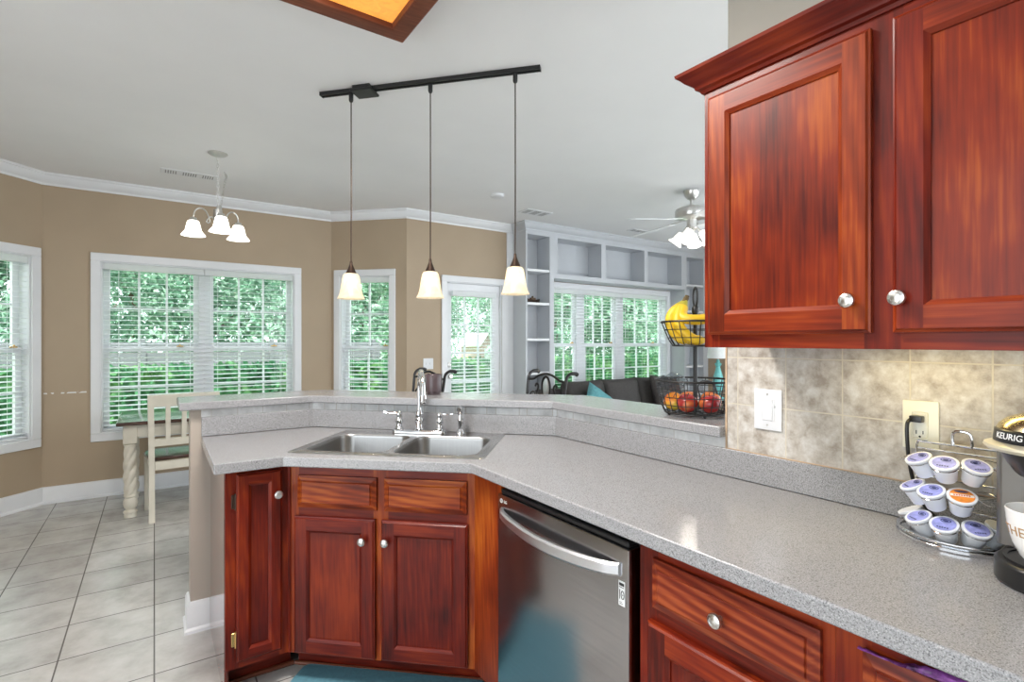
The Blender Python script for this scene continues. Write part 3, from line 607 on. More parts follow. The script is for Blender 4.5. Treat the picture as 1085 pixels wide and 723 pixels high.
# sink cabinet across the corner
DIAG = math.atan2(-0.6816, 0.7317); DD = Vector((0.7317, -0.6816, 0)); DN = Vector((0.6816, 0.7317, 0))
SW = 0.772
t = thing('sink_base_cabinet', 'cherry sink cabinet with two doors set diagonally under the sink', 'cabinet', (0.437, 2.19, 0), DIAG)
b = MB(); face_frame(b, 0, SW, 0.112, KT, [(0.045, 0.355, 0.705, 0.80), (0.415, 0.725, 0.705, 0.80), (0.045, 0.36, 0.14, 0.64), (0.405, 0.725, 0.14, 0.64)])
b.box(0.0, 0.012, 0.02, 0.55, 0.112, KT).box(SW-0.012, SW, 0.02, 0.50, 0.112, KT).box(0.012, SW-0.012, 0.02, 0.5, 0.112, 0.13)
b.box(-0.02, SW+0.05, 0.108, 0.12, 0.0, 0.112, 1)
b.build('cabinet_body', [WOV, WH], t)
MB().tube([(-0.03, 0.100, 0.008), (SW+0.04, 0.100, 0.008)], 0.008, 8).build('shoe_moulding', WFRAME, t)
for x in (0.006, SW-0.006): MB().box(x-0.006, x+0.006, -0.006, 0.0, 0.112, KT, bev=0.003).build('edge_bead', WV, t)
drawer(t, 0.046, 0.371, 0.692, 0.818, -0.0205, name='false_drawer_front'); drawer(t, 0.402, 0.726, 0.692, 0.818, -0.0205, name='false_drawer_front')
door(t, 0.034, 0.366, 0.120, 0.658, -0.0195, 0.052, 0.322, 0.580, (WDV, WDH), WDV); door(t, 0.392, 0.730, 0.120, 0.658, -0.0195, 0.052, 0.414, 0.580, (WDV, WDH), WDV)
# right run, facing the left: local x runs towards the camera
RUN = R(-90); FX = 0.985
def runloc(Y): return (FX, Y, 0)
ye = 1.675
t = thing('filler_cabinet', 'plain cherry filler panel between sink cabinet and dishwasher', 'cabinet panel', runloc(ye), RUN)
MB().box(0.006, ye-1.490, 0, 0.02, 0.112, KT).box(ye-1.502, ye-1.490, 0.02, 0.16, 0.0, KT).box(0.10, ye-1.502, 0.108, 0.12, 0, 0.112).build('filler_panel', [WOV], t)
# dishwasher
t = thing('dishwasher', 'stainless steel dishwasher with a bowed handle between cherry cabinets', 'dishwasher', runloc(1.484), RUN)
DW = 0.600
MB().box(0.006, DW-0.006, 0.03, 0.54, 0.11, 0.845).build('tub', BLACK, t)
MB().box(0.003, DW-0.003, -0.020, 0.028, 0.115, 0.826, bev=0.005, seg=2).build('door_panel', DWS, t)
MB().box(0.012, DW-0.012, -0.012, 0.03, 0.8265, 0.8415, bev=0.003).box(0.03, 0.05, 0.0, 0.02, 0.842, 0.8435).build('control_strip', BLACK, t)
MB().box(0.01, DW-0.01, 0.055, 0.07, 0.0, 0.114).build('kick_plate', BLACK, t)
pts = []; n = 24
b = MB(); rows = []
for i in range(n+1):
    u = i/n; s = math.sin(PI*u)**0.55 if 0 < u < 1 else 0
    x = 0.030+0.540*u; y = -0.021-0.046*s; z = 0.770-0.012*math.sin(PI*u); h = 0.0145+0.0030*math.sin(PI*u)+0.003*u
    rows.append([b.bm.verts.new((x, yy, zz)) for yy, zz in ((y, z-h), (y-0.008, z-h*0.6), (y-0.009, z+h*0.7), (y-0.003, z+h), (y+0.008, z+h*0.9), (y+0.008, z-h*0.9))])
for p, q in zip(rows, rows[1:]):
    for j in range(6): f = b.bm.faces.new((p[j], p[(j+1) % 6], q[(j+1) % 6], q[j])); f.smooth = True
b.bm.faces.new(rows[0]); b.bm.faces.new(rows[-1])
b.build('handle', HANDLE, t)
st = MB().box(0.563, 0.584, -0.0208, -0.0196, 0.680, 0.742).build('sticker', PAPER, t)
b = MB().box(0.565, 0.582, -0.0212, -0.0206, 0.730, 0.7375).box(0.565, 0.582, -0.0212, -0.0206, 0.7255, 0.7272).box(0.566, 0.578, -0.0212, -0.0206, 0.6845, 0.6858).box(0.566, 0.574, -0.0212, -0.0206, 0.6885, 0.6895)
b.box(0.5658, 0.5682, -0.0212, -0.0206, 0.696, 0.720); b.tube([(0.5768+0.0050*math.cos(a), -0.0209, 0.708+0.010*math.sin(a)) for a in [2*PI*i/24 for i in range(24)]], 0.0012, 6, closed=True).box(0.5750, 0.5786, -0.0212, -0.0206, 0.7070, 0.7090)
b.build('sticker_print', INKBLACK, st)
me = text_mesh('LG', 0.014); text_obj('logo_lettering', me, INKWHITE, t, Matrix.Translation((0.050, -0.0206, 0.805)) @ FRONT)
MB().tube([(0.026+0.0065*math.cos(a), -0.0206, 0.805+0.0065*math.sin(a)) for a in [2*PI*i/20 for i in range(20)]], 0.0009, 5, closed=True).box(0.0252, 0.0262, -0.0212, -0.0204, 0.801, 0.809).box(0.0262, 0.0295, -0.0212, -0.0204, 0.801, 0.802).build('logo_mark', INKWHITE, t)
# drawer cabinets along the right run
def drawer_base(name, label, Y, w, amber):
    t = thing(name, label, 'cabinet', runloc(Y), RUN)
    b = MB(); face_frame(b, 0, w, 0.112, KT, [(0.055, w-0.03, 0.725, 0.815), (0.055, w-0.03, 0.15, 0.66)])
    b.box(0, 0.012, 0.02, 0.55, 0.0, KT).box(w-0.012, w, 0.02, 0.55, 0.0, KT).box(0.012, w-0.012, 0.02, 0.55, 0.112, 0.13).box(0.012, w-0.012, 0.108, 0.12, 0.0, 0.112, 1).box(0.012, w-0.012, 0.538, 0.55, 0.13, KT)
    b.build('cabinet_body', [WV, WH], t)
    drawer(t, 0.046, w-0.021, 0.712, 0.829, -0.0205, (w+0.02)/2, amber)
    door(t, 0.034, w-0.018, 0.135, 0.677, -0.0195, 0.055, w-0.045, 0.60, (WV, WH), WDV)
    return t
drawer_base('drawer_base_cabinet', 'cherry base cabinet with one knobbed drawer right of the dishwasher', 0.868, 0.444, WRED)
drawer_base('drawer_base_cabinet', 'cherry base cabinet with purple film caught above its drawer, bottom right edge', 0.4235, 0.46, WRED)
# purple film poking out over the drawer
b = MB(); random.seed(4); n = 26; rows = []
for i in range(n+1):
    u = i/n; Y = 0.383-0.20*u; hgt = 0.003+0.017*max(0, math.sin(PI*min(1, max(0, (u-0.30)/0.7))))**0.7
    rows.append([b.bm.verts.new((0.9725-0.006*math.sin(PI*v)+0.004*noise.noise((u*17, v*9, 1)), Y, 0.8305+hgt*v+0.003*noise.noise((u*23, v*7, 3))*v)) for v in (0, .25, .5, .75, 1)])
for p, q in zip(rows, rows[1:]):
    for j in range(4): f = b.bm.faces.new((p[j], p[j+1], q[j+1], q[j])); f.smooth = True
o = b.build('plastic_film', PURPLE, sharp=25); so = o.modifiers.new('thickness', 'SOLIDIFY'); so.thickness = 0.002
tag(o, 'crumpled purple film poking out above the drawer under the counter edge', 'plastic film')

# upper cabinet
UY = 0.861
t = thing('wall_cabinet', 'large cherry upper cabinet with two doors and crown moulding at upper right', 'cabinet', (1.235, UY, 0), RUN)
UW = 0.84
b = MB(); face_frame(b, 0, UW, 1.328, 2.03, [(0.045, 0.385, 1.375, 1.985), (0.455, 0.80, 1.375, 1.985)])
b.box(0, 0.016, 0.02, 0.3155, 1.328, 2.03).box(UW-0.016, UW, 0.02, 0.3155, 1.328, 2.03).box(0.016, UW-0.016, 0.02, 0.3155, 1.362, 1.376).box(0.016, UW-0.016, 0.02, 0.3155, 2.012, 2.03).box(0.016, UW-0.016, 0.305, 0.3155, 1.376, 2.012)
b.build('cabinet_body', [WV, WH], t)
door(t, 0.019, 0.402, 1.362, 1.995, -0.0195, 0.052, 0.367, 1.430, (WOV, WOH2), WUP)
door(t, 0.441, 0.822, 1.362, 1.995, -0.0195, 0.052, 0.456, 1.430, (WV, WOH2), WUP)
UC = [(0.002, 2.0185), (0.006, 2.0185), (0.010, 2.026), (0.018, 2.030), (0.020, 2.037), (0.026, 2.042), (0.038, 2.050), (0.048, 2.061), (0.055, 2.066), (0.057, 2.074), (0.002, 2.074)]
MB().sweep([(UW, 0), (0, 0), (0, 0.3155)][::-1], [(o, z) for o, z in UC]).build('crown_moulding', WDH, t)
lt = thing('under_cabinet_light', 'slim warm light fixed beneath the cherry upper cabinet', 'light', (1.42, 0.44, 1.328), RUN)
MB().box(-0.16, 0.16, -0.03, 0.03, 0.014, 0.0335, bev=0.004).build('housing', PLATE, lt)
MB().box(-0.15, 0.15, -0.022, 0.022, 0.010, 0.0138).build('lens', glowglass('warm_lens', (0.9, 0.8, 0.5), (1.0, 0.75, 0.3), 1.0), lt)
lamp('under_cabinet_lamp', 'AREA', (0, 0, 0.008), UNDER_W, (1.0, 0.80, 0.36), (0.28, 0.04), lt)

# ------------------------------------------------------------------ worktop, bar top
def cut_slab(outer, hole, z0, z1):
    b = MB(); bm = b.bm
    def loop(p): v = [bm.verts.new((x, y, z1)) for x, y in p]; return v, [bm.edges.new((v[i], v[(i+1) % len(v)])) for i in range(len(v))]
    vo, eo = loop(outer); vh, eh = loop(hole)
    bmesh.ops.triangle_fill(bm, use_beauty=True, use_dissolve=False, edges=eo+eh)
    top = bm.faces[:]
    g = bmesh.ops.extrude_face_region(bm, geom=top)
    bmesh.ops.translate(bm, vec=(0, 0, z0-z1), verts=[v for v in g['geom'] if isinstance(v, bmesh.types.BMVert)])
    return b
SO = Vector((0.407, 2.134, 0))                              # sink frame: u along the diagonal front edge, v towards the splash
def UV(u, v): p = SO+DD*u+DN*v; return (p.x, p.y)
p0 = path(0)
ct = cut_slab([(0.18, 2.789), (0.175, 2.137), (0.407, 2.134), (0.947, 1.631), (0.94, -1.2), (1.5445, -1.2), (1.5445, p0[1][1]), (p0[0][0], 2.789)],
              [UV(-0.012, 0.088), UV(0.750, 0.088), UV(0.750, 0.568), UV(-0.012, 0.568)], KT+0.0005, CT).build('countertop', COUNTER, bev=0.004)
tag(ct, 'speckled grey lower countertop running from the sink to the coffee maker', 'countertop')
cp = MB().prism(band(0.0002, 0.0118, 0.18, -1.2), CT+0.0005, 0.9908).build('upstand', COUNTER, ct, bev=0.002)
bar = MB().prism(band(-0.025, 0.285, 0.092, 1.0035), BT-0.037, BT).build('bar_counter', COUNTER, bev=0.005)
tag(bar, 'raised speckled grey bar top behind the sink', 'bar top')

# ------------------------------------------------------------------ sink and taps (local frame: x along the diagonal, y towards the bar)
sk = thing('kitchen_sink', 'stainless steel double bowl sink set in the grey counter', 'sink', (SO.x, SO.y, CT), DIAG)
def rrect(x0, x1, y0, y1, r, k=5):
    out = []
    for cx_, cy_, a in ((x1-r, y1-r, 0), (x0+r, y1-r, 90), (x0+r, y0+r, 180), (x1-r, y0+r, 270)):
        out += [(cx_+r*math.cos(R(a+90*i/k)), cy_+r*math.sin(R(a+90*i/k))) for i in range(k+1)]
    return out
BOWLS = [(0.010, 0.357, 0.105, 0.478), (0.384, 0.730, 0.105, 0.478)]
b = MB(); bm = b.bm
def loop(p, z): v = [bm.verts.new((x, y, z)) for x, y in p]; return v, [bm.edges.new((v[i], v[(i+1) % len(v)])) for i in range(len(v))]
vo, eo = loop(rrect(-0.028, 0.766, 0.071, 0.592, 0.025), 0.004); es = eo[:]
for q in BOWLS: es += loop(rrect(*q, 0.06), 0.004)[1]
bmesh.ops.triangle_fill(bm, use_beauty=True, use_dissolve=False, edges=es)
vl, _ = loop(rrect(-0.034, 0.772, 0.065, 0.598, 0.028), 0.0006)
for i in range(len(vo)): bm.faces.new((vo[i], vo[(i+1) % len(vo)], vl[(i+1) % len(vl)], vl[i]))
b.build('rim', RIMS, sk)
for q in BOWLS:
    b = MB(); bm = b.bm; x0, x1, y0, y1 = q; prev = None
    for d, z, r in ((0, 0.004, 0.06), (0.003, 0.0, 0.058), (0.005, -0.01, 0.056), (0.012, -0.14, 0.05), (0.022, -0.162, 0.045), (0.042, -0.172, 0.04), (0.15, -0.176, 0.015)):
        v = [bm.verts.new((x, y, z)) for x, y in rrect(x0+d, x1-d, y0+d, y1-d, r)]
        if prev:
            for i in range(len(v)): f = bm.faces.new((prev[i], v[i], v[(i+1) % len(v)], prev[(i+1) % len(v)])); f.smooth = True
        prev = v
    bm.faces.new(prev)
    bw = b.build('bowl', SINKS, sk, sharp=60)
    MB().lathe([(0.001, -0.1745), (0.018, -0.1740), (0.030, -0.1715), (0.042, -0.1705), (0.045, -0.1735)], ((x0+x1)/2, (y0+y1)/2, 0), 28).build('drain', CHROME, bw)
fa = thing('kitchen_faucet', 'chrome high arc kitchen faucet with two lever handles behind the sink', 'faucet', (*UV(0.360, 0.548), CT+0.0045), DIAG)
MB().prism(rrect(-0.135, 0.135, -0.026, 0.026, 0.024), 0.0, 0.011).prism(rrect(-0.131, 0.131, -0.022, 0.022, 0.02), 0.011, 0.015).build('deck_plate', CHROME, fa, bev=0.002)
sp = MB().lathe([(0.024, 0.0152), (0.024, 0.022), (0.018, 0.030), (0.017, 0.05), (0.022, 0.056), (0.023, 0.068), (0.018, 0.076), (0.020, 0.085), (0.020, 0.098), (0.0125, 0.110), (0.0115, 0.125)], (0, 0, 0), 28)
arc = [(0, 0, 0.11), (0, 0, 0.19)]+[(0.0, -0.085+0.085*math.cos(R(a)), 0.205+0.095*math.sin(R(a))) for a in range(0, 181, 12)]+[(0, -0.172, 0.19)]
SPR = Matrix.Rotation(R(24), 4, 'Z'); sp.tube(arc, 0.0105, 14, mat=SPR)
sp.lathe([(0.0135, 0.0), (0.0155, 0.004), (0.0155, 0.03), (0.012, 0.042)], (0, -0.172, 0.160), 20, mat=SPR)
sp.build('spout', CHROME, fa)
for s, nm in ((-1, 'handle'), (1, 'handle')):
    h = MB().lathe([(0.021, 0.0152), (0.021, 0.022), (0.015, 0.030), (0.014, 0.042), (0.019, 0.048), (0.0195, 0.060), (0.014, 0.067), (0.0125, 0.078), (0.015, 0.084), (0.013, 0.094), (0.005, 0.101), (0.0005, 0.103)], (s*0.100, 0, 0), 24)
    h.tube(smooth_path([(s*0.100, 0, 0.090), (s*0.125, -0.006, 0.094), (s*0.150, -0.012, 0.093), (s*0.172, -0.016, 0.098)], 5), [0.006]*6+[0.0048]*5+[0.006]*5, 10)
    h.build(nm, CHROME, fa)
sy = thing('side_sprayer', 'chrome side sprayer standing right of the kitchen faucet', 'sprayer', (*UV(0.563, 0.548), CT+0.0045), DIAG)
MB().lathe([(0.022, 0), (0.022, 0.008), (0.016, 0.018), (0.0135, 0.024)], (0, 0, 0), 24).build('base', CHROME, sy)
MB().lathe([(0.012, 0.024), (0.011, 0.04), (0.015, 0.055), (0.016, 0.075), (0.012, 0.088), (0.013, 0.1)], (0, 0, 0), 22).tube([(0, 0, 0.095), (0, -0.004, 0.112), (0, -0.018, 0.122), (0, -0.034, 0.118)], [0.013, 0.0135, 0.013, 0.011], 14).build('spray_head', CHROME, sy)

# ------------------------------------------------------------------ wall plates on the tiles
t = thing('dimmer_switch', 'white dimmer switch plate on the tiles near the fruit basket', 'light switch', (1.5518, 0.8585, 1.1345), RUN)
MB().box(-0.0435, 0.0435, -0.006, -0.0004, -0.0625, 0.0625, bev=0.003, seg=2).build('cover_plate', PLATE, t)
MB().box(-0.0165, 0.0165, -0.0085, -0.0055, -0.033, 0.033, bev=0.0015).build('rocker', PLATE, t)
MB().box(0.0175, 0.0225, -0.0075, -0.0055, -0.033, 0.033).box(0.0165, 0.0235, -0.010, -0.0055, 0.008, 0.016, bev=0.001).build('dimmer_slider', PLATE, t)
for z in (-0.047, 0.047): MB().lathe([(0.003, 0), (0.003, 0.001), (0.0005, 0.0015)], (0, 0, 0), 12, mat=AX((0, -0.006, z), (0, -1, 0))).build('screw', NICKEL, t)
t = thing('wall_outlet', 'glow tinted outlet plate on the tiles above the pod rack with black plug', 'outlet', (1.5518, 0.474, 1.1385), RUN)
MB().box(-0.037, 0.037, -0.006, -0.0004, -0.0595, 0.0595, bev=0.003, seg=2).build('cover_plate', PLATE_WARM, t)
MB().box(-0.0165, 0.0165, -0.0085, -0.0055, -0.033, 0.033, bev=0.003).build('receptacle', PLATE_WARM, t)
b = MB()
b.box(-0.0080, -0.0062, -0.0090, -0.0084, -0.022, -0.013).box(0.0055, 0.0073, -0.0090, -0.0084, -0.0215, -0.0135).lathe([(0.0025, 0), (0.0025, 0.0005)], (0, 0, 0), 12, mat=AX((0, -0.0084, -0.028), (0, -1, 0)))
b.build('slot', DARKHOLE, t)
t = thing('power_cord', 'black plug and cord running down from the glow tinted outlet', 'power cord', (1.5435, 0.474, 1.1545), RUN)
MB().box(-0.016, 0.010, -0.022, -0.0004, -0.008, 0.008, bev=0.003, seg=2).build('plug', BLACK, t)
cd = smooth_path([(-0.012, -0.018, 0.0), (-0.016, -0.030, -0.012), (-0.016, -0.030, -0.05), (-0.014, -0.022, -0.11), (-0.004, -0.006, -0.18), (0.02, -0.005, -0.22), (0.06, -0.006, -0.2465), (0.13, -0.007, -0.2485), (0.22, -0.007, -0.2485)], 6)
MB().tube(cd, 0.0042, 8).build('cord', BLACK, t)
t = thing('switch_plate', 'white double switch plate on the tan wall left of the garden door', 'light switch', (2.423, 5.0896, 1.10), 0)
MB().box(-0.059, 0.059, -0.006, -0.0004, -0.059, 0.059, bev=0.003).build('cover_plate', PLATE, t)
for x in (-0.023, 0.023): MB().box(x-0.005, x+0.005, -0.012, -0.0055, -0.010, 0.012, bev=0.001).build('toggle', PLATE, t)

# ------------------------------------------------------------------ coffee pods on their wire rack
RC = Vector((1.462, 0.385, CT+0.0005))
rk = thing('pod_rack', 'chrome wire rack of coffee pods on the counter under the outlet', 'rack', RC, 0)
def halfmoon(r, k=28): return [(max(-9, min(0.056, 0.020+r*math.cos(2*PI*i/k))), r*math.sin(2*PI*i/k)) for i in range(k)]
MB().prism(halfmoon(0.112), 0.0, 0.008).prism(halfmoon(0.106), 0.008, 0.011).build('base_tray', CHROME, rk, bev=0.0025)
MB().tube([(x, y, 0.016) for x, y in halfmoon(0.109)], 0.003, 8, closed=True).build('tray_rail', CHROME, rk)
b = MB()
for s in (-1, 1): b.tube(smooth_path([(0.050, s*0.085, 0.011), (0.050, s*0.086, 0.10), (0.050, s*0.085, 0.196), (0.05, s*0.075, 0.204)], 5), 0.0028, 8)
b.tube([(0.05, -0.078, 0.204), (0.05, 0.078, 0.204)], 0.0028, 8).tube([(0.050, -0.086, 0.188), (0.050, 0.086, 0.188)], 0.0022, 8)
for z in (0.058, 0.123): b.tube([(0.050, -0.086, z), (0.050, 0.086, z)], 0.0022, 8)
b.build('back_frame', CHROME, rk)
MB().tube(smooth_path([(0.05, -0.017, 0.204), (0.048, -0.017, 0.226), (0.046, -0.010, 0.237), (0.046, 0.010, 0.237), (0.048, 0.017, 0.226), (0.05, 0.017, 0.204)], 5), 0.0034, 10).build('carry_handle', CHROME, rk)
TOPA = [104, 143, 182, 221, 260]; MIDA = [90, 127, 165, 203, 241]
TILT = 27
def slot(ang, zl):
    n = Vector((math.cos(R(ang))*math.sin(R(TILT)), math.sin(R(ang))*math.sin(R(TILT)), math.cos(R(TILT))))
    return Vector((0.080*math.cos(R(ang)), 0.080*math.sin(R(ang)), zl)), n
for zl, angs in ((0.186, TOPA), (0.121, MIDA), (0.0555, TOPA)):
    b = MB()
    for a in angs:
        p, n = slot(a, zl)
        if p.x > 0.062: continue
        b.ring((0, 0, -0.008), 0.0245, 0.0012, 24, mat=AX(p, n), k=6)
    arcp = [(0.046*math.cos(R(a)), 0.046*math.sin(R(a)), zl-0.018) for a in range(86, 275, 9)]
    b.tube([(0.050, 0.086, zl-0.010)]+arcp+[(0.050, -0.086, zl-0.010)], 0.0018, 6)
    b.build('pod_rings', CHROME, rk)
def make_pod(label, ang, zl, face, back=False):
    p, n = slot(ang, zl)
    t = thing('coffee_pod', label, 'coffee pod', RC+p, 0, 'coffee pods on the wire rack'); t.rotation_euler = n.to_track_quat('Z', 'Y').to_euler()
    MB().lathe([(0.0005, -0.044), (0.0165, -0.044), (0.0180, -0.042), (0.0225, -0.006)], (0, 0, 0), 32).build('cup', KCUP, t)
    MB().lathe([(0.0225, -0.006), (0.0252, -0.0055), (0.0256, -0.004), (0.0256, -0.0012), (0.0248, -0.0004), (0.0005, -0.0004)], (0, 0, 0), 36).build('rim', KCUP, t)
    if not back:
        lid = MB().lathe([(0.0205, -0.0004), (0.0205, 0.0001), (0.0005, 0.0001)], (0, 0, 0), 36).build('foil_lid', LIDBLUE if face == 'blue' else LIDORANGE, t)
        # printed mark: direction "up" on the lid follows the slope
        b = MB()
        if face == 'blue':
            b.tube([(0.0085*math.cos(a)+0.001, 0.0045*math.sin(a)+0.0095, 0.0004) for a in [2*PI*i/20 for i in range(20)]], 0.0008, 5, closed=True)
            b.ball((0.001, 0.0095, 0.0002), 0.004, 0, (1.3, 0.7, 0.12), 12)
            for k in range(5): b.box(-0.010+k*0.0042, -0.0072+k*0.0042, -0.0135, -0.0105, 0.0001, 0.0005)
            b.build('printed_mark', LIDINK, lid)
        else:
            MB().prism([(-0.0195, -0.003), (0.0195, -0.003), (0.0195, 0.004), (-0.0195, 0.004)], 0.0001, 0.0004).build('printed_band', LIDWHITE, lid)
            for k in range(7): b.box(-0.014+k*0.0041, -0.0113+k*0.0041, -0.0012, 0.0022, 0.0004, 0.0007)
            b.build('printed_words', INKRED, lid)
            MB().ball((0.0, 0.0125, 0.0002), 0.006, 0, (2.0, 0.55, 0.1), 14).build('printed_mark', LIDINK, lid)
    return t
names = {143: 'left', 182: 'middle', 221: 'right'}
for zl, tier in ((0.186, 'top'), (0.0555, 'bottom')):
    for a in (143, 182, 221): make_pod('lavender lidded coffee pod, %s one of three in the %s tier of the rack' % (names[a], tier), a, zl, 'blue')
make_pod('lavender lidded coffee pod turned furthest left in the middle tier of the rack', 127, 0.121, 'blue')
make_pod('lavender lidded coffee pod beside the orange one in the middle tier', 165, 0.121, 'blue')
make_pod('coffee pod with an orange printed lid in the middle tier', 203, 0.121, 'orange')
make_pod('white coffee pod seen from the side at the far left of the bottom tier', 104, 0.0555, 'blue', True)
make_pod('pale coffee pod at the far right of the bottom tier beside the brewer', 260, 0.0555, 'blue', True)

# ------------------------------------------------------------------ coffee brewer and mug
KC = Vector((1.330, 0.207, CT+0.0005)); KR = R(-97)
kb = thing('coffee_brewer', 'black and silver single cup coffee brewer at the right edge of the counter', 'coffee maker', KC, KR)
outl = [(0.083*math.cos(R(a)), 0.083*math.sin(R(a))) for a in range(180, 361, 9)]+[(0.083, 0.03), (0.076, 0.08), (0.076, 0.165), (-0.076, 0.165), (-0.076, 0.08), (-0.083, 0.03)]
MB().prism(outl, 0, 0.042).build('base', BLACK, kb, bev=0.006)
MB().lathe([(0.070, 0.0421), (0.070, 0.046), (0.064, 0.046), (0.064, 0.0435), (0.0005, 0.0435)], (0, 0, 0), 40).build('drip_tray', BLACK, kb)
MB().prism([(-0.098, 0.041), (-0.090, 0.034), (0.090, 0.034), (0.098, 0.041), (0.098, 0.046), (0.075, 0.076), (0.075, 0.160), (-0.075, 0.160), (-0.075, 0.076), (-0.098, 0.046)], 0.0425, 0.2405).build('column', KSILVER, kb, bev=0.003)
MB().prism(rrect(-0.078, 0.078, 0.100, 0.163, 0.02), 0.241, 0.288).build('tank_lid', BLACK, kb, bev=0.006)
MB().lathe([(0.0005, 0.198), (0.050, 0.198), (0.055, 0.203), (0.078, 0.2415)], (0, 0, 0), 44).build('brew_head', BLACK, kb)
MB().lathe([(0.078, 0.2478), (0.094, 0.250), (0.0985, 0.2555), (0.097, 0.260), (0.083, 0.2655), (0.0005, 0.2655)], (0, 0, -0.006), 48).build('brim', KBRIM_WARM, kb)
MB().lathe([(0.0845, 0.2658), (0.0845, 0.270), (0.0825, 0.287), (0.080, 0.289), (0.0005, 0.289)], (0, 0, -0.006), 48).build('name_band', BLACK, kb)
MB().lathe([(0.0795, 0.2892), (0.076, 0.297), (0.065, 0.308), (0.045, 0.317), (0.02, 0.3215), (0.0005, 0.3225)], (0, 0, -0.006), 48).build('dome_lid', KDOME_WARM, kb)
me = text_mesh('KEURIG', 0.0155, 0.0003); r0 = 0.0842; wa = R(-121)
for v in me.vertices:                                       # wrap the name round the band
    a = wa+v.co.x/r0; rr = r0-0.0012*(v.co.y/0.008)+v.co.z+0.0003
    v.co = Vector((rr*math.cos(a), rr*math.sin(a), 0.2715+v.co.y))
text_obj('name_lettering', me, INKWHITE, kb, Matrix.Identity(4))
mg = thing('coffee_mug', 'white mug with tan lettering under the coffee brewer spout', 'mug', (1.300, 0.214, CT+0.0475), KR)
prof = [(0.0005, 0), (0.026, 0), (0.028, 0.002), (0.036, 0.012), (0.046, 0.034), (0.0525, 0.062), (0.0555, 0.094), (0.0545, 0.0955), (0.053, 0.094), (0.0505, 0.062), (0.044, 0.036), (0.034, 0.016), (0.0005, 0.008)]
MB().lathe(prof, (0, 0, 0), 48).build('cup', CERAMIC, mg)
MB().tube(smooth_path([(0.050, 0.012, 0.078), (0.078, 0.02, 0.076), (0.088, 0.022, 0.052), (0.070, 0.018, 0.026), (0.042, 0.01, 0.026)], 6), 0.006, 10).build('handle', CERAMIC, mg)
def wrap(body, size, a0, zc):
    me = text_mesh(body, size, 0.0003)
    for v in me.vertices:
        z = zc+v.co.y; rad = 0.0
        for (r1, z1), (r2, z2) in zip(prof[:7], prof[1:7]):
            if z1 <= z <= z2: rad = r1+(r2-r1)*(z-z1)/max(1e-6, z2-z1)
        a = R(a0)+v.co.x/0.052; rr = rad+v.co.z+0.0006
        v.co = Vector((rr*math.cos(a), rr*math.sin(a), z))
    text_obj('mug_lettering', me, INKTAN, mg, Matrix.Identity(4))
wrap('THER', 0.0245, -121, 0.058)

# ------------------------------------------------------------------ fruit basket on the bar
FB = Vector((1.684, 1.215, BT+0.0005))
fb = thing('fruit_basket', 'two tier black wire fruit basket standing on the bar by the tiled wall', 'basket', FB, 0)
def wire_basket(name, zb, zt, rb, rt, nv, nh, off=(0, 0)):
    b = MB(); K = 40
    def rr(z): u = max(0.0, (z-zb)/(zt-zb)); return rb+(rt-rb)*u**0.75
    def pt(a, z): return (off[0]+rr(z)*math.cos(a), off[1]+rr(z)*math.sin(a), z)
    b.tube([pt(2*PI*i/K, zt) for i in range(K)], 0.0038, 8, closed=True); b.tube([pt(2*PI*i/K, zb) for i in range(K)], 0.0032, 8, closed=True)
    for j in range(1, nh): z = zb+(zt-zb)*j/nh; b.tube([pt(2*PI*i/K, z) for i in range(K)], 0.0016, 6, closed=True)
    for i in range(nv):
        a = 2*PI*(i+0.5)/nv; b.tube([pt(a, zt-(zt-zb)*k/5) for k in range(6)], 0.0017, 6)
    for k in range(-3, 4):
        q = rb*k/3.5; h = math.sqrt(rb*rb-q*q); b.tube([(off[0]-h, off[1]+q, zb), (off[0]+h, off[1]+q, zb)], 0.0016, 6).tube([(off[0]+q, off[1]-h, zb+0.001), (off[0]+q, off[1]+h, zb+0.001)], 0.0016, 6)
    return b.build(name, BLKM, fb)
wire_basket('lower_basket', 0.012, 0.132, 0.112, 0.146, 26, 4)
wire_basket('upper_basket', 0.262, 0.352, 0.082, 0.124, 20, 3)
MB().tube([(0, 0, 0.010), (0, 0, 0.405)], 0.0080, 14).lathe([(0.011, 0.352), (0.011, 0.385), (0.013, 0.39), (0.013, 0.405), (0.009, 0.412), (0.0005, 0.413)], (0, 0, 0), 20).build('pole', BLKM, fb)
MB().tube([(0.0, 0.022*math.cos(2*PI*i/28), 0.445+0.037*math.sin(2*PI*i/28)) for i in range(28)], 0.0042, 8, closed=True, mat=Matrix.Rotation(R(-35), 4, 'Z')).build('ring_handle', BLKM, fb)
for a in (55, 145, 235, 325): MB().ball((0.098*math.cos(R(a)), 0.098*math.sin(R(a)), 0.0065), 0.0065, 0, seg=14).build('foot', BLKM, fb)
def apple(label, x, y, z, r, mat, tip=(0.2, 0.1, 1)):
    t = thing('apple', label, 'apple', (FB.x+x, FB.y+y, FB.z+z+r*0.93), 0, 'apples in the lower basket'); t.rotation_euler = Vector(tip).to_track_quat('Z', 'Y').to_euler()
    def fn(c):
        u = c.z/r; rad = math.hypot(c.x, c.y)/r
        k = 1.0-0.10*max(0, -u)
        dz = -0.30*r*math.exp(-(rad/0.30)**2) if u > 0 else 0.16*r*math.exp(-(rad/0.25)**2)
        return Vector((c.x*k*1.04, c.y*k*1.04, c.z*0.93+dz))
    MB().ball((0, 0, 0), r, 0, seg=26, fn=fn).build('flesh', mat, t)
    MB().tube([(0, 0, 0.60*r), (0.1*r, 0, 0.86*r), (0.25*r, 0.05*r, 1.10*r)], [0.0016, 0.0014, 0.002], 6).build('stem', STEMB, t)
z0 = 0.0165
apple('yellow and red streaked apple at the left of the lower wire basket', -0.053, 0.058, z0, 0.0355, APPLEY, (-0.5, -0.3, 0.7))
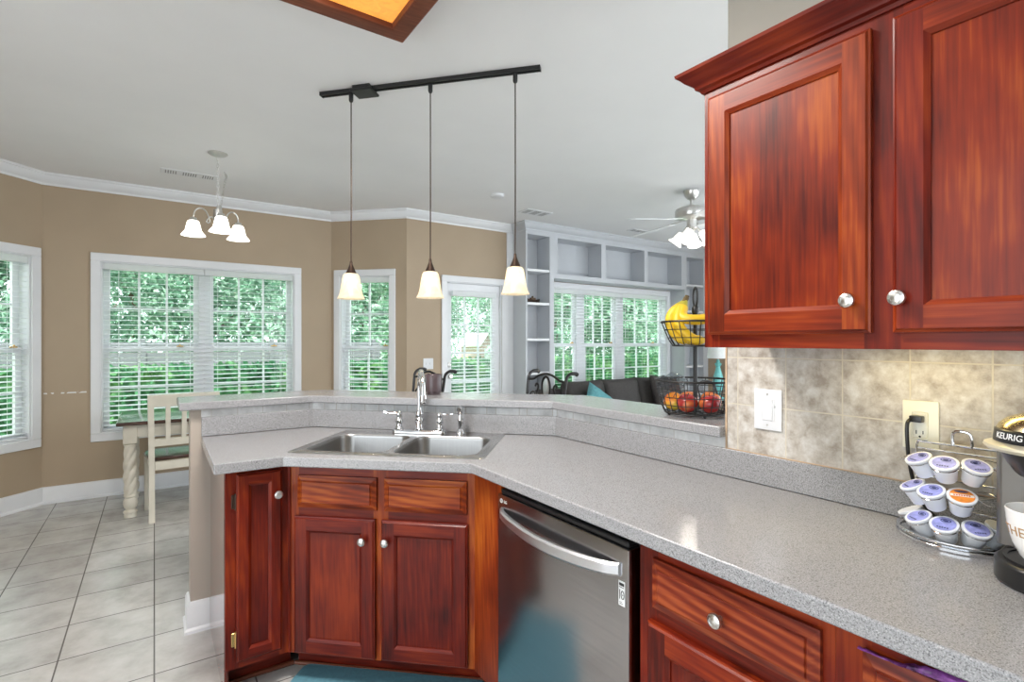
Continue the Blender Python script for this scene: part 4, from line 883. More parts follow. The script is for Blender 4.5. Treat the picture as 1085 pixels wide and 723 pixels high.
apple('large red apple left of the black pole in the lower wire basket', -0.070, -0.016, z0, 0.0365, APPLER, (-0.3, -0.1, 1))
apple('dark red apple nearest the tiled wall in the lower wire basket', -0.022, -0.078, z0, 0.0370, APPLER, (-0.1, 0.1, 1))
apple('orange apple behind the large red apple in the lower wire basket', 0.030, 0.052, z0, 0.0365, APPLEO, (0.2, 0.2, 1))
apple('orange apple beside the tiled wall behind the dark red apple', 0.052, -0.030, z0+0.003, 0.037, APPLEO, (0.1, -0.3, 1))
# bunch of bananas, all joined at one crown
bz = thing('banana_bunch', 'bunch of ripe yellow bananas in the upper wire basket', 'bananas', FB+Vector((-0.040, 0.022, 0.400)), 0)
def banana(pts, r=0.0175):
    r *= 1.08; pts = [(x, y, max(z, -0.118)) for x, y, z in pts]; P = smooth_path(pts, 7); n = len(P)-1; b = MB()
    rad = []
    for i in range(n+1):
        u = i/n
        rad.append(r*(0.45+0.55*min(1, u/0.22)**1.2) if u < 0.22 else (r if u < 0.8 else max(0.0035, r*(1-((u-0.8)/0.2)**2.2*0.82))))
    b.tube(P, rad, 12)
    o = b.build('banana', [BANANA, BANTIP, BANNECK], bz, sharp=60)
    for f in o.data.polygons:
        c = f.center; d = (c-P[-1]).length; d0 = (c-P[0]).length
        f.material_index = 1 if d < 0.010 else (2 if d0 < 0.030 else 0)
lean = 0.0
banana([(0.006, -0.004, 0.030), (-0.012, -0.006, 0.004), (-0.030, -0.014, -0.030), (-0.020, -0.050, -0.042), (0.012, -0.085, -0.040), (0.030, -0.112, -0.030)], 0.0180)
banana([(0.004, 0.000, 0.028), (-0.022, 0.014, 0.002), (-0.042, 0.026, -0.030), (-0.040, 0.024, -0.070), (-0.018, 0.004, -0.110), (0.000, -0.024, -0.128)], 0.0180)
banana([(0.008, 0.002, 0.028), (-0.008, 0.020, 0.000), (-0.020, 0.034, -0.036), (-0.012, 0.026, -0.078), (0.016, -0.002, -0.112), (0.042, -0.036, -0.122)], 0.0175)
banana([(0.004, -0.004, 0.028), (-0.020, 0.000, 0.000), (-0.044, -0.006, -0.044), (-0.040, -0.028, -0.086), (-0.014, -0.058, -0.116), (0.018, -0.082, -0.122)], 0.0170)
banana([(0.008, 0.004, 0.026), (0.000, 0.028, 0.000), (0.006, 0.040, -0.040), (0.024, 0.028, -0.084), (0.054, 0.000, -0.112), (0.082, -0.030, -0.112)], 0.0175)
MB().tube(smooth_path([(-0.004, 0.002, 0.014), (0.004, -0.001, 0.028), (0.010, -0.004, 0.042), (0.014, -0.005, 0.050)], 4), [0.012]*5+[0.0105]*4+[0.0085]*4, 8).build('crown', BANTIP, bz)
# clear film bag and black strap lying in the lower basket
b = MB(); random.seed(9)
b.ball((0, 0, 0), 0.045, 0, (1.25, 1.15, 0.75), 22, fn=lambda c: c*(1+0.30*noise.noise(c*42)+0.16*noise.noise(c*95)))
o = b.build('film_bag', BAG, sharp=12); o.location = FB+Vector((-0.044, 0.075, 0.122)); tag(o, 'crumpled clear plastic bag lying over the apples at the left of the basket', 'plastic bag')
o = MB().tube(smooth_path([(-0.035, -0.060, 0.085), (-0.038, -0.052, 0.118), (-0.020, -0.050, 0.138), (0.012, -0.054, 0.142), (0.034, -0.066, 0.130), (0.040, -0.078, 0.094)], 6), 0.0042, 8, flat=0.6).build('black_strap', BLACK, sharp=60)
o.location = FB+Vector((-0.018, 0.0, -0.010)); tag(o, 'looped black strap lying in the lower basket beside the tiled wall', 'strap')
tb = thing('tumbler', 'dark plum tumbler on the bar top behind the faucet', 'cup', (1.204, 2.462, BT+0.0005), 0); tb.scale = (1.2, 1.2, 1.18)
MB().lathe([(0.0005, 0), (0.028, 0), (0.0295, 0.002), (0.030, 0.010), (0.034, 0.012), (0.0365, 0.03), (0.0375, 0.088), (0.0365, 0.0895), (0.0345, 0.088), (0.0335, 0.03), (0.028, 0.012), (0.0005, 0.011)], (0, 0, 0), 36).build('vessel', MUGIN, tb)

# ------------------------------------------------------------------ lamps
def bell(r0, r1, h, t=0.003):
    o = [(r0*0.55, 0.0), (r0*0.85, -0.004), (r0, -0.016), (r0*1.10, -0.034), (r0*1.20, -h*0.45), (r0*1.32, -h*0.68), (r1*0.86, -h*0.85), (r1*0.96, -h*0.95), (r1, -h)]
    return o+[(r-t, z+0.0006) for r, z in o[::-1]]
tr = thing('track_light', 'black ceiling track with three pendant lamps above the bar', 'light track', (0.767, 2.969, CEIL), math.atan2(2.056-2.969, 1.592-0.767))
TL = math.hypot(2.056-2.969, 1.592-0.767)
MB().box(0, TL, -0.017, -0.007, -0.020, -0.0005).box(0, TL, 0.007, 0.017, -0.020, -0.0005).box(0, TL, -0.007, 0.007, -0.006, -0.0005).box(-0.004, 0, -0.018, 0.018, -0.021, -0.0005).box(TL, TL+0.004, -0.018, 0.018, -0.021, -0.0005).build('rail', BLKM, tr)
MB().box(0.262-0.062, 0.262+0.062, -0.05, 0.05, -0.034, -0.0205, bev=0.003).box(0.262-0.05, 0.262+0.05, -0.044, 0.044, -0.0206, -0.0005).build('feed_box', BLKM, tr)
for k, (x, y, label) in enumerate(((0.888, 2.835, 'leftmost bell glass pendant lamp on a black cord over the bar'), (1.199, 2.491, 'middle bell glass pendant lamp of three over the bar'), (1.507, 2.150, 'rightmost bell glass pendant lamp hanging beside the built-in bookcase'))):
    p = thing('pendant_lamp', label, 'pendant lamp', (x, y, CEIL), 0, 'pendant lamps over the bar')
    zs = (1.716, 1.712, 1.722)[k]-CEIL
    MB().lathe([(0.0005, -0.022), (0.012, -0.022), (0.012, -0.060), (0.009, -0.068), (0.0035, -0.072)], (0, 0, 0), 18).build('track_adapter', BLKM, p)
    MB().tube([(0, 0, -0.070), (0.0005, 0, (zs-0.05)*0.6), (0, 0, zs+0.06)], 0.0033, 8).build('cord', BRONZE, p)
    MB().lathe([(0.004, zs+0.068), (0.007, zs+0.064), (0.008, zs+0.050), (0.014, zs+0.034), (0.026, zs+0.006), (0.030, zs-0.003), (0.0005, zs-0.004)], (0, 0, 0), 26).build('socket_cap', BRONZE, p)
    MB().lathe(bell(0.043, 0.0735, 0.140), (0, 0, zs), 44, caps=False).build('glass_shade', ALAB, p, sharp=60)
    MB().ball((0, 0, zs-0.062), 0.024, 0, (1, 1, 1.25), 18).build('bulb', BULB, p)
    lamp('pendant_glow', 'POINT', (0, 0, zs-0.062), PENDANT_W, (1.0, 0.82, 0.58), 0.026, p)
# chandelier over the table
ch = thing('chandelier', 'brushed nickel chandelier with three white bell shades over the dining table', 'chandelier', (0.385, 4.36, CEIL), R(-88))
MB().lathe([(0.0005, -0.026), (0.02, -0.025), (0.055, -0.012), (0.066, -0.004), (0.066, -0.0005)], (0, 0, 0), 32).build('canopy', NICKEL, ch)
b = MB(); z = -0.026; k = 0
while z > -0.39:
    b.tube([(0.0075*math.cos(a) if k % 2 else 0.0, 0.0 if k % 2 else 0.0075*math.cos(a), z-0.013+0.017*math.sin(a)) for a in [2*PI*i/12 for i in range(12)]], 0.0018, 6, closed=True); z -= 0.0255; k += 1
b.build('chain', NICKEL, ch)
b = MB(); k = 0
pl = smooth_path([(0, 0, -0.028), (0.006, 0.02, -0.09), (0.0, 0.055, -0.16), (0.008, 0.045, -0.20), (0.0, 0.03, -0.32), (0, 0.012, -0.42)], 5)
pl = pl[8:]
for a_, c_ in zip(pl, pl[1:]):
    d = (c_-a_).normalized(); mid = (a_+c_)/2; M = AX(mid, d) @ Matrix.Rotation(R(90*(k % 2)), 4, 'Z'); k += 1
    b.tube([(0.007*math.cos(a), 0, 0.015*math.sin(a)) for a in [2*PI*i/12 for i in range(12)]], 0.0018, 6, closed=True, mat=M)
b.build('spare_chain', NICKEL, ch)
MB().lathe([(0.004, -0.385), (0.010, -0.395), (0.013, -0.41), (0.030, -0.415), (0.030, -0.50), (0.026, -0.515), (0.014, -0.525), (0.010, -0.555), (0.016, -0.565), (0.012, -0.58), (0.0005, -0.592)], (0, 0, 0), 28).build('body', NICKEL, ch)
for a in (0, 120, 240):
    Mz = Matrix.Rotation(R(a), 4, 'Z')
    ar = MB().tube(smooth_path([(0.028, 0, -0.475), (0.055, 0, -0.470), (0.078, 0, -0.500), (0.062, 0, -0.512), (0.058, 0, -0.485), (0.085, 0, -0.425), (0.125, 0, -0.405), (0.160, 0, -0.428), (0.170, 0, -0.475)], 6), 0.0052, 8, mat=Mz)
    ar.lathe([(0.008, 0.014), (0.022, 0.006), (0.026, -0.012), (0.020, -0.014)], (0.170, 0, -0.485), 20, mat=Mz); ar.build('arm', NICKEL, ch)
    MB().lathe(bell(0.040, 0.080, 0.112), (0.170, 0, -0.496), 40, mat=Mz, caps=False).build('glass_shade', FROST, ch, sharp=60)
    q = Mz @ Vector((0.170, 0, -0.55)); MB().ball(q, 0.024, 0, (1, 1, 1.2), 16).build('bulb', BULB, ch)
    lamp('chandelier_glow', 'POINT', q, CHANDELIER_W/3, (1.0, 0.92, 0.80), 0.025, ch)
# kitchen ceiling box
cb = thing('ceiling_light_box', 'wood framed ceiling light box with an amber diffuser at the top edge', 'ceiling light', (0.895, 2.13, CEIL), 0)
S = 1.25; fr = 0.075
b = MB()
PR = [(0, 0), (0.0, -0.074), (-0.008, -0.082), (-0.070, -0.085), (-0.080, -0.080), (-0.084, -0.066), (-0.084, 0)]
b.sweep([(-S, 0), (0, 0), (0, -S), (-S, -S)][::-1], [(o, z-0.0005) for o, z in PR], closed=True)
b.build('frame', WFRAME, cb)
MB().box(-S+0.0845, -0.0845, -S+0.0845, -0.0845, -0.062, -0.056).build('diffuser', AMBER, cb)
lamp('ceiling_box_glow', 'AREA', (-S/2, -S/2, -0.066), BOX_W, (1.0, 0.97, 0.92), (0.55, 0.55), cb)
# ceiling fan in the living room
fn_ = thing('ceiling_fan', 'brushed nickel ceiling fan with pale blades and lit glass shades', 'ceiling fan', (4.06, 2.97, CEIL), 0)
MB().lathe([(0.022, -0.085), (0.040, -0.075), (0.062, -0.045), (0.072, -0.010), (0.072, -0.0005)], (0, 0, 0), 32).build('canopy', NICKEL, fn_)
MB().tube([(0, 0, -0.078), (0, 0, -0.145)], 0.0125, 14).build('downrod', NICKEL, fn_)
MB().lathe([(0.014, -0.140), (0.03, -0.142), (0.11, -0.156), (0.142, -0.172), (0.146, -0.180), (0.146, -0.235), (0.138, -0.250), (0.06, -0.262), (0.045, -0.268), (0.045, -0.325), (0.055, -0.332), (0.055, -0.345), (0.03, -0.365), (0.0005, -0.37)], (0, 0, 0), 44).build('motor', NICKEL, fn_)
for a in (94, 166, 238, 310, 22):
    M = Matrix.Rotation(R(a), 4, 'Z') @ Matrix.Translation((0, 0, -0.262)) @ Matrix.Rotation(R(-10), 4, 'X') @ Matrix.Rotation(R(4.5), 4, 'Y')
    MB().prism([(0.20, -0.055), (0.30, -0.064), (0.56, -0.068), (0.64, -0.058), (0.665, -0.03), (0.665, 0.03), (0.64, 0.058), (0.56, 0.068), (0.30, 0.064), (0.20, 0.055)], -0.003, 0.003, mat=M).build('blade', WHITE, fn_)
    MB().box(0.10, 0.25, -0.014, 0.014, 0.0035, 0.009, mat=M, bev=0.002).build('blade_bracket', NICKEL, fn_)
for a in (205, 295, 25, 115):
    d = Vector((math.cos(R(a))*0.62, math.sin(R(a))*0.62, -0.78)).normalized(); p = Vector((math.cos(R(a))*0.052, math.sin(R(a))*0.052, -0.345)); M = AX(p+d*0.05, -d)
    ar = MB().tube([p-d*0.01, p+d*0.05], 0.010, 10).build('light_arm', NICKEL, fn_)
    MB().lathe(bell(0.032, 0.068, 0.115), (0, 0, 0), 36, mat=M, caps=False).build('glass_shade', FROST, fn_, sharp=60)
    lamp('fan_glow', 'POINT', p+d*0.10, FAN_W/4, (1.0, 0.93, 0.82), 0.02, fn_)
# vents and smoke detector
def vent(label, x, y, lx, ly, rz=0):
    t = thing('ceiling_vent', label, 'vent', (x, y, CEIL), rz, 'ceiling vents')
    MB().box(-lx/2, lx/2, -ly/2, ly/2, -0.006, -0.0005, bev=0.002).build('frame', WHITE, t)
    b = MB(); n = int(lx/0.020)
    for i in range(n):
        x_ = -lx/2+0.035+(lx-0.07)*i/(n-1)
        if abs(i/(n-1)-0.28) > 0.04 and abs(i/(n-1)-0.72) > 0.04: b.box(x_-0.004, x_+0.004, -ly/2+0.025, ly/2-0.025, -0.0068, -0.0062)
    b.build('grille', GRILLE, t)
vent('white ceiling vent beside the chandelier canopy', 0.24, 5.03, 0.40, 0.14)
vent('white ceiling vent in front of the built-in bookcase corner', 3.36, 4.42, 0.34, 0.19)
vent('small dark slotted ceiling vent left of the fan blade', 4.98, 4.42, 0.30, 0.12)
t = thing('smoke_detector', 'small round white smoke detector on the ceiling between the pendant cords', 'smoke detector', (2.66, 4.09, CEIL), 0)
MB().lathe([(0.0005, -0.030), (0.05, -0.030), (0.064, -0.022), (0.066, -0.0005)], (0, 0, 0), 32).build('cover', PLATE, t)

# ------------------------------------------------------------------ mat, dining table and chair
mt = thing('floor_mat', 'teal cushioned mat on the tiles in front of the sink cabinet', 'mat', (0.437, 2.19, 0), DIAG)
MB().prism(rrect(0.020, 0.785, -0.46, 0.096, 0.03), 0.0006, 0.014).build('mat', MAT, mt, bev=0.006)
tb = thing('dining_table', 'white dining table with dark top and rope turned legs under the double window', 'table', (0, 0, 0), 0)
TX0, TX1, TY0, TY1, TZ = -0.235, 1.25, 4.82, 5.58, 0.735
MB().box(TX0, TX1, TY0, TY1, TZ-0.028, TZ, bev=0.009, seg=3).build('table_top', WTOP, tb)
MB().box(TX0+0.055, TX1-0.055, TY0+0.055, TY0+0.075, TZ-0.125, TZ-0.0285).box(TX0+0.055, TX1-0.055, TY1-0.075, TY1-0.055, TZ-0.125, TZ-0.0285).box(TX0+0.055, TX0+0.075, TY0+0.075, TY1-0.075, TZ-0.125, TZ-0.0285).box(TX1-0.075, TX1-0.055, TY0+0.075, TY1-0.075, TZ-0.125, TZ-0.0285).build('apron', CREAM, tb)
def rope_leg(x, y):
    b = MB(); b.box(x-0.045, x+0.045, y-0.045, y+0.045, TZ-0.17, TZ-0.029, bev=0.004)
    ZA, ZB, n, k = TZ-0.19, 0.17, 44, 36; rows = []
    for i in range(n+1):
        u = i/n; z = ZA+(ZB-ZA)*u; base = 0.038+0.006*math.sin(PI*u); row = []
        for j in range(k):
            a = 2*PI*j/k; r = base*(0.80+0.27*abs(math.sin((a*4+u*24)/2))**0.8)
            row.append(b.bm.verts.new((x+r*math.cos(a), y+r*math.sin(a), z)))
        rows.append(row)
    for p, q in zip(rows, rows[1:]):
        for j in range(k): f = b.bm.faces.new((p[j], p[(j+1) % k], q[(j+1) % k], q[j])); f.smooth = True
    b.lathe([(0.036, TZ-0.17), (0.044, TZ-0.178), (0.040, TZ-0.192), (0.02, TZ-0.195)], (x, y, 0), 28)
    b.lathe([(0.02, 0.175), (0.040, 0.172), (0.043, 0.160), (0.034, 0.150), (0.044, 0.132), (0.047, 0.105), (0.040, 0.075), (0.028, 0.062), (0.031, 0.056), (0.044, 0.048), (0.046, 0.036), (0.036, 0.030), (0.040, 0.020), (0.040, 0.001), (0.0005, 0.001)], (x, y, 0), 28)
    return b.build('leg', CREAM, tb)
for x in (TX0+0.085, TX1-0.085):
    for y in (TY0+0.095, TY1-0.095): rope_leg(x, y)
chr_ = thing('dining_chair', 'cream slat back dining chair with dark edged seat at the table', 'chair', (0.185, 4.66, 0), R(4))
SWD = 0.200
for s in (-1, 1):
    prof = smooth_path([(s*SWD, 0.0, 0.001), (s*SWD, 0.018, 0.25), (s*SWD, 0.022, 0.46), (s*SWD*1.03, -0.012, 0.72), (s*SWD*1.06, -0.055, 0.945)], 5)
    MB().tube(prof, 0.026, 4, up=(1, 1, 0)).build('back_leg', CREAM, chr_, sharp=30)
    MB().prism([(s*SWD-0.024, 0.365), (s*SWD+0.020, 0.365), (s*SWD+0.020, 0.405), (s*SWD-0.024, 0.405)], 0.001, 0.447).build('front_leg', CREAM, chr_, bev=0.003)
MB().prism([(-0.21, 0.03), (0.21, 0.03), (0.235, 0.30), (0.215, 0.40), (0.15, 0.425), (-0.15, 0.425), (-0.215, 0.40), (-0.235, 0.30)], 0.449, 0.475).build('seat', [WTOP], chr_, bev=0.008)
MB().box(-0.18, 0.18, 0.005, 0.028, 0.385, 0.447).box(-0.175, 0.175, 0.375, 0.395, 0.385, 0.447).box(-0.206, -0.19, 0.03, 0.365, 0.385, 0.447).box(0.19, 0.206, 0.03, 0.365, 0.385, 0.447).build('seat_rail', CREAM, chr_)
def yb(z): return 0.020-0.075*max(0.0, (z-0.46)/0.485)**1.25
MB().prism([(-0.192, -0.011), (0.192, -0.011), (0.192, 0.011), (-0.192, 0.011)], -0.028, 0.028, mat=Matrix.Translation((0, yb(0.59)+0.002, 0.59)) @ Matrix.Rotation(R(8), 4, 'X')).build('lower_rail', CREAM, chr_, bev=0.003)
MB().prism([(-0.226, -0.012), (0.226, -0.012), (0.226, 0.012), (-0.226, 0.012)], -0.045, 0.045, mat=Matrix.Translation((0, yb(0.905)-0.002, 0.905)) @ Matrix.Rotation(R(11), 4, 'X')).build('top_rail', CREAM, chr_, bev=0.003)
for x in (-0.102, 0.0, 0.102):
    MB().tube([(x*0.98, yb(0.61), 0.612), (x, yb(0.74)-0.002, 0.74), (x*1.02, yb(0.87), 0.87)], 0.021, 4, up=(1, 1, 0), flat=1.0, mat=None).build('slat', CREAM, chr_, sharp=30)

# ------------------------------------------------------------------ iron bar stools
def make_stool(label, loc, rz):
    t = thing('bar_stool', label, 'bar stool', loc, rz, 'iron bar stools behind the bar')
    for sx in (-1, 1):
        for sy in (-1, 1):
            MB().tube(smooth_path([(sx*0.14, sy*0.14, 0.66), (sx*0.16, sy*0.16, 0.45), (sx*0.19, sy*0.19, 0.15), (sx*0.215, sy*0.215, 0.008)], 4), 0.0125, 8).build('leg', IRON, t)
    MB().ring((0, 0, 0.24), 0.262, 0.010, 32).build('foot_ring', IRON, t)
    MB().lathe([(0.0005, 0.655), (0.20, 0.655), (0.205, 0.66), (0.205, 0.675), (0.0005, 0.675)], (0, 0, 0), 32).build('seat_plate', IRON, t)
    MB().lathe([(0.0005, 0.676), (0.20, 0.676), (0.215, 0.70), (0.205, 0.735), (0.16, 0.748), (0.0005, 0.75)], (0, 0, 0), 36).build('seat_cushion', SOFA, t)
    W = 0.205
    b = MB()
    for s in (-1, 1):
        b.tube(smooth_path([(s*0.15, 0.13, 0.664), (s*0.185, 0.205, 0.72), (s*0.195, 0.225, 0.90), (s*W, 0.245, 1.06), (s*W, 0.255, 1.105), (s*W, 0.285, 1.128), (s*W, 0.325, 1.130), (s*W, 0.345, 1.122)], 5), [0.0105]*26+[0.0125]*5+[0.014]*5, 10)
    b.tube(smooth_path([(-W, 0.248, 1.075), (-0.14, 0.248, 1.082), (-0.08, 0.248, 1.108), (0, 0.248, 1.122), (0.08, 0.248, 1.108), (0.14, 0.248, 1.082), (W, 0.248, 1.075)], 6), 0.0085, 8)
    b.tube([(-0.196, 0.228, 0.82), (0.196, 0.228, 0.82)], 0.0085, 8)
    b.build('back_frame', IRON, t)
    yb_ = lambda z: 0.228+0.02*(z-0.82)/0.26
    b = MB()
    b.tube([(0.044*math.cos(2*PI*i/30), yb_(1.03), 1.025+0.078*math.sin(2*PI*i/30)) for i in range(30)], 0.0075, 8, closed=True)
    for s in (-1, 1):
        b.tube([(s*p[0], yb_(p[1]), p[1]) for p in [(v.x, v.y) for v in smooth_path([(0.118, 1.03, 0), (0.108, 1.048, 0), (0.090, 1.044, 0), (0.084, 1.022, 0), (0.098, 0.985, 0), (0.080, 0.945, 0), (0.030, 0.905, 0), (0.0, 0.825, 0)], 5)]], 0.0068, 8)
        b.tube([(s*p[0], yb_(p[1]), p[1]) for p in [(v.x, v.y) for v in smooth_path([(0.195, 0.93, 0), (0.160, 0.985, 0), (0.120, 0.985, 0), (0.115, 0.95, 0), (0.140, 0.94, 0)], 5)]], 0.0062, 8)
    b.build('scrollwork', IRON, t)
    MB().ball((0, yb_(1.03), 1.025), 0.036, 0, (1, 0.16, 1.85), 22).build('medallion', HANDLE, t)
    return t
s1 = make_stool('iron scroll back bar stool partly behind the faucet and plum tumbler', (1.40, 3.42, 0), R(-84))
dup(s1, (1.945, 2.76, 0), R(-90), 'iron scroll back bar stool in front of the built-in bookcase corner')

# ------------------------------------------------------------------ living room
sf = thing('sofa', 'charcoal sofa with loose back cushions under the triple window', 'sofa', (4.62, 4.24, 0), 0)
MB().box(-1.10, 1.10, -0.42, 0.40, 0.10, 0.30, bev=0.03, seg=3).build('base', SOFA, sf)
MB().box(-1.10, 1.10, 0.26, 0.44, 0.301, 0.80, bev=0.05, seg=3).build('back', SOFA, sf)
for s in (-1, 1): MB().box(s*1.0-0.11, s*1.0+0.11, -0.44, 0.255, 0.301, 0.62, bev=0.07, seg=4).build('arm', SOFA, sf)
for s in (-1, 1):
    for y in (-0.36, 0.34): MB().lathe([(0.018, 0.001), (0.026, 0.099)], (s*1.02, y, 0), 14).build('foot', STEMB, sf)
def cushion(name, parent, mat, sx, sy, sz, at, rot=(0, 0, 0), pinch=0.5):
    b = MB(); M = Matrix.Translation(at) @ Matrix.Rotation(R(rot[2]), 4, 'Z') @ Matrix.Rotation(R(rot[0]), 4, 'X') @ Matrix.Rotation(R(rot[1]), 4, 'Y'); n = 18
    g = {}
    for side in (1, -1):
        for i in range(n+1):
            for j in range(n+1):
                u, v = -1+2*i/n, -1+2*j/n
                if (abs(u) == 1 or abs(v) == 1) and side == -1: g[(side, i, j)] = g[(1, i, j)]; continue
                h = ((1-u**4)*(1-v**4))**pinch
                g[(side, i, j)] = b.bm.verts.new(M @ Vector((u*sx*(1-0.05*(1-v*v)*0.8), side*sy*h+0.008*noise.noise((u*2.3, v*2.3, sx*9+side)), v*sz*(1-0.05*(1-u*u)))))
    for side in (1, -1):
        for i in range(n):
            for j in range(n):
                q = [g[(side, i, j)], g[(side, i+1, j)], g[(side, i+1, j+1)], g[(side, i, j+1)]]
                f = b.bm.faces.new(q if side == 1 else q[::-1]); f.smooth = True
    o = b.build(name, mat, parent, sharp=80); return o
for i in range(3):
    x = -0.58+0.58*i
    cushion('back_cushion', sf, SOFA, 0.30, 0.12, 0.245, (x, 0.150, 0.655), (-12, 0, 0), 0.35)
    MB().box(x-0.287, x+0.287, -0.43, 0.10, 0.301, 0.42, bev=0.035, seg=3).build('seat_cushion', SOFA, sf)
o = cushion('throw_pillow', None, TEAL, 0.20, 0.06, 0.20, (0, 0, 0), (-25, 38, 8)); o.location = (4.02, 4.12, 0.64); tag(o, 'teal throw pillow standing on the left end of the sofa', 'pillow', None)
o = cushion('throw_pillow', None, PILLOW, 0.24, 0.08, 0.24, (0, 0, 0), (-22, 6, 0)); o.location = (5.17, 4.13, 0.69); tag(o, 'charcoal throw pillow on the right end of the sofa', 'pillow', None)
et = thing('end_table', 'dark end table carrying the teal lamp in the living room', 'table', (6.10, 4.02, 0), 0)
MB().box(-0.26, 0.26, -0.26, 0.26, 0.56, 0.60, bev=0.006).build('table_top', WTOP, et)
for sx in (-1, 1):
    for sy in (-1, 1): MB().box(sx*0.22-0.022, sx*0.22+0.022, sy*0.22-0.022, sy*0.22+0.022, 0.001, 0.5595, bev=0.003).build('leg', WTOP, et)
MB().box(-0.20, 0.20, -0.20, 0.20, 0.15, 0.17).build('shelf', WTOP, et)
tl = thing('table_lamp', 'teal turned table lamp with a white drum shade past the basket', 'lamp', (6.02, 4.0, 0.601), 0)
MB().lathe([(0.0005, 0), (0.075, 0), (0.075, 0.015), (0.03, 0.03), (0.028, 0.06), (0.052, 0.12), (0.068, 0.20), (0.060, 0.28), (0.036, 0.36), (0.026, 0.41), (0.040, 0.435), (0.042, 0.45), (0.022, 0.465), (0.018, 0.50), (0.0005, 0.505)], (0, 0, 0), 32).build('lamp_base', CERTEAL, tl)
MB().lathe([(0.135, 0.52), (0.110, 0.78), (0.107, 0.78), (0.132, 0.52)], (0, 0, 0), 40, caps=False).build('lamp_shade', SHADECLOTH, tl, sharp=60)
MB().tube([(0, 0, 0.50), (0, 0, 0.76)], 0.005, 8).tube([(-0.109, 0, 0.765), (0.109, 0, 0.765)], 0.003, 6).build('harp', NICKEL, tl)

# ------------------------------------------------------------------ the garden
structure(MB().box(-25, 30, 5.9, 45, -0.40, -0.30).build('lawn', GRASS))
def leaves(b, n, sample, size, rnd):
    for _ in range(n):
        p, s = sample(rnd); s *= size
        d = Vector((rnd.gauss(0, 1), rnd.gauss(0, 1), rnd.gauss(0, 1)+0.5)).normalized(); e = d.orthogonal().normalized(); e.rotate(Matrix.Rotation(rnd.random()*6.28, 3, d)); g = d.cross(e)
        b.quad([p-e*s, p+g*s*0.5+d*s*0.15, p+e*s, p-g*s*0.5+d*s*0.15])
rnd = random.Random(3)
def hedge_sample(r):
    x = r.uniform(-5, 17); side = r.random()
    z, y = (r.uniform(-0.3, 0.90), r.choice((-0.45, -0.40, 0.4))+r.gauss(0, 0.05)) if side < 0.62 else (0.89+r.gauss(0, 0.03), r.uniform(-0.45, 0.45))
    return Vector((x, 10+y, z)), r.uniform(0.7, 1.2)
b = MB(); leaves(b, 15000, hedge_sample, 0.075, rnd); b.box(-5, 17, 9.62, 10.36, -0.3, 0.84)
o = b.build('hedge', LEAFH, recalc=False); tag(o, 'long clipped green hedge outside the windows', 'hedge')
fc = thing('garden_fence', 'tall grey board fence behind the hedge', 'fence', (-8, 14, -0.3), 0)
b = MB()
for k in range(7): b.box(0, 13.2, 0, 0.03, 0.06+k*0.225, 0.27+k*0.225)
b.build('boards', FENCE, fc)
for k in range(6): MB().box(k*2.6-0.05, k*2.6+0.05, -0.06, -0.0005, 0, 1.70).build('post', FENCE, fc)
def crown_mesh(seed, n, rx, rz, size):
    r = random.Random(seed); blobs = [(Vector((r.uniform(-.6, .6)*rx, r.uniform(-.6, .6)*rx, r.uniform(-.75, .75)*rz)), r.uniform(.38, .62)) for _ in range(16)]
    def smp(q):
        c, k = q.choice(blobs); d = Vector((q.gauss(0, 1), q.gauss(0, 1), q.gauss(0, 1))).normalized()*q.uniform(0.75, 1.05)
        return c+Vector((d.x*rx*k, d.y*rx*k, d.z*rz*k)), q.uniform(0.6, 1.3)
    b = MB(); leaves(b, n, smp, size, r); return b
protos = []
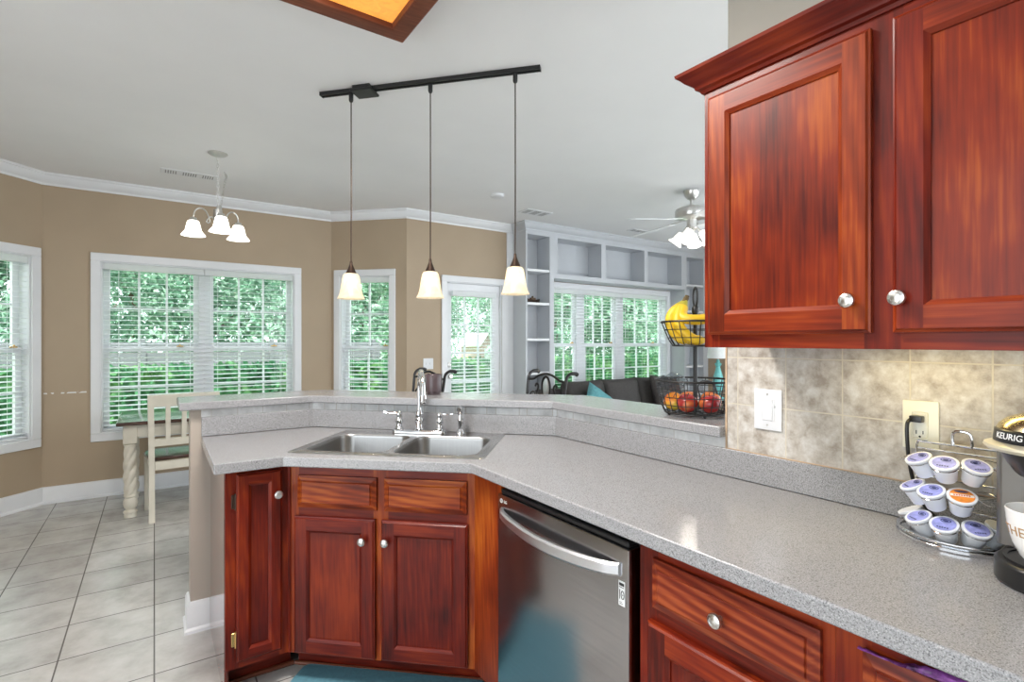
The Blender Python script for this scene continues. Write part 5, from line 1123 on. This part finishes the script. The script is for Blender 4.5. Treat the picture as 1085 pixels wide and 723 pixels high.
for k in range(3):
    t = thing('garden_tree', 'tree', 'tree', (0, 0, 0), 0)
    crown_mesh(20+k, 8500, 1.9, 2.5, 0.10).build('crown', LEAF, t, recalc=False)
    bb = MB().tube(smooth_path([(0, 0, -3.6), (0.05, 0.03, -1.8), (-0.05, 0.05, 0.5), (0.1, 0, 1.6)], 4), [0.18]*4+[0.14]*4+[0.09]*4+[0.04], 10)
    for a in range(5): bb.tube([(0, 0, -1.2+a*0.4), (0.9*math.cos(a*2.4), 0.9*math.sin(a*2.4), -0.2+a*0.5)], [0.07, 0.02], 6)
    bb.build('trunk', BARK, t); protos.append(t)
spots = [(-3.6, 16.5, 2.2, 'far left window'), (-1.7, 17.0, 2.5, 'far left window'), (1.2, 17.2, 2.5, 'double window'), (4.2, 17.0, 2.4, 'double window'), (-0.6, 21.5, 3.2, 'double window'), (3.0, 21.5, 3.4, 'double window'),
         (6.6, 19.5, 2.6, 'narrow window'), (9.2, 23.5, 2.8, 'garden door'), (14.0, 27.5, 3.0, 'garden door'), (17.5, 27.5, 3.0, 'garden door'), (11.4, 14.2, 2.0, 'triple window'), (14.3, 13.6, 2.0, 'triple window'), (17.4, 14.0, 2.0, 'triple window'), (13.4, 18.0, 3.0, 'triple window'), (17.0, 18.5, 3.0, 'triple window'), (20.5, 17.5, 3.0, 'triple window')]
for k, (x, y, z, where) in enumerate(spots):
    lb = 'leafy green tree in the garden seen through the '+where
    if k < 3: o = protos[k]; o.location = (x, y, z); o['label'] = lb
    else: o = dup(protos[k % 3], (x, y, z), k*1.3, lb)
    o['group'] = 'garden trees behind the '+where
sh = thing('garden_shed', 'small pink garden shed with a pale gabled roof seen through the glazed door', 'shed', (13.3, 22.3, -0.3), R(25)); sh.scale = (0.72, 0.72, 0.85)
MB().box(-0.8, 0.8, -0.8, 0.8, 0, 1.75).prism([(-0.8, 0), (0.8, 0), (0.0, 0.55)], -0.8, 0.8, mat=Matrix.Translation((0, 0, 1.75)) @ Matrix.Rotation(R(90), 4, 'X')).build('walls', BRICKP, sh)
MB().prism([(-1.0, -0.14), (0, 0.575), (1.0, -0.14), (1.0, -0.08), (0, 0.64), (-1.0, -0.08)], -0.95, 0.95, mat=Matrix.Translation((0, 0, 1.75)) @ Matrix.Rotation(R(90), 4, 'X')).build('roof', ROOFW, sh)
MB().box(-0.3, 0.3, -0.83, -0.8005, 0.02, 1.5, bev=0.005).build('door', WHITE, sh)
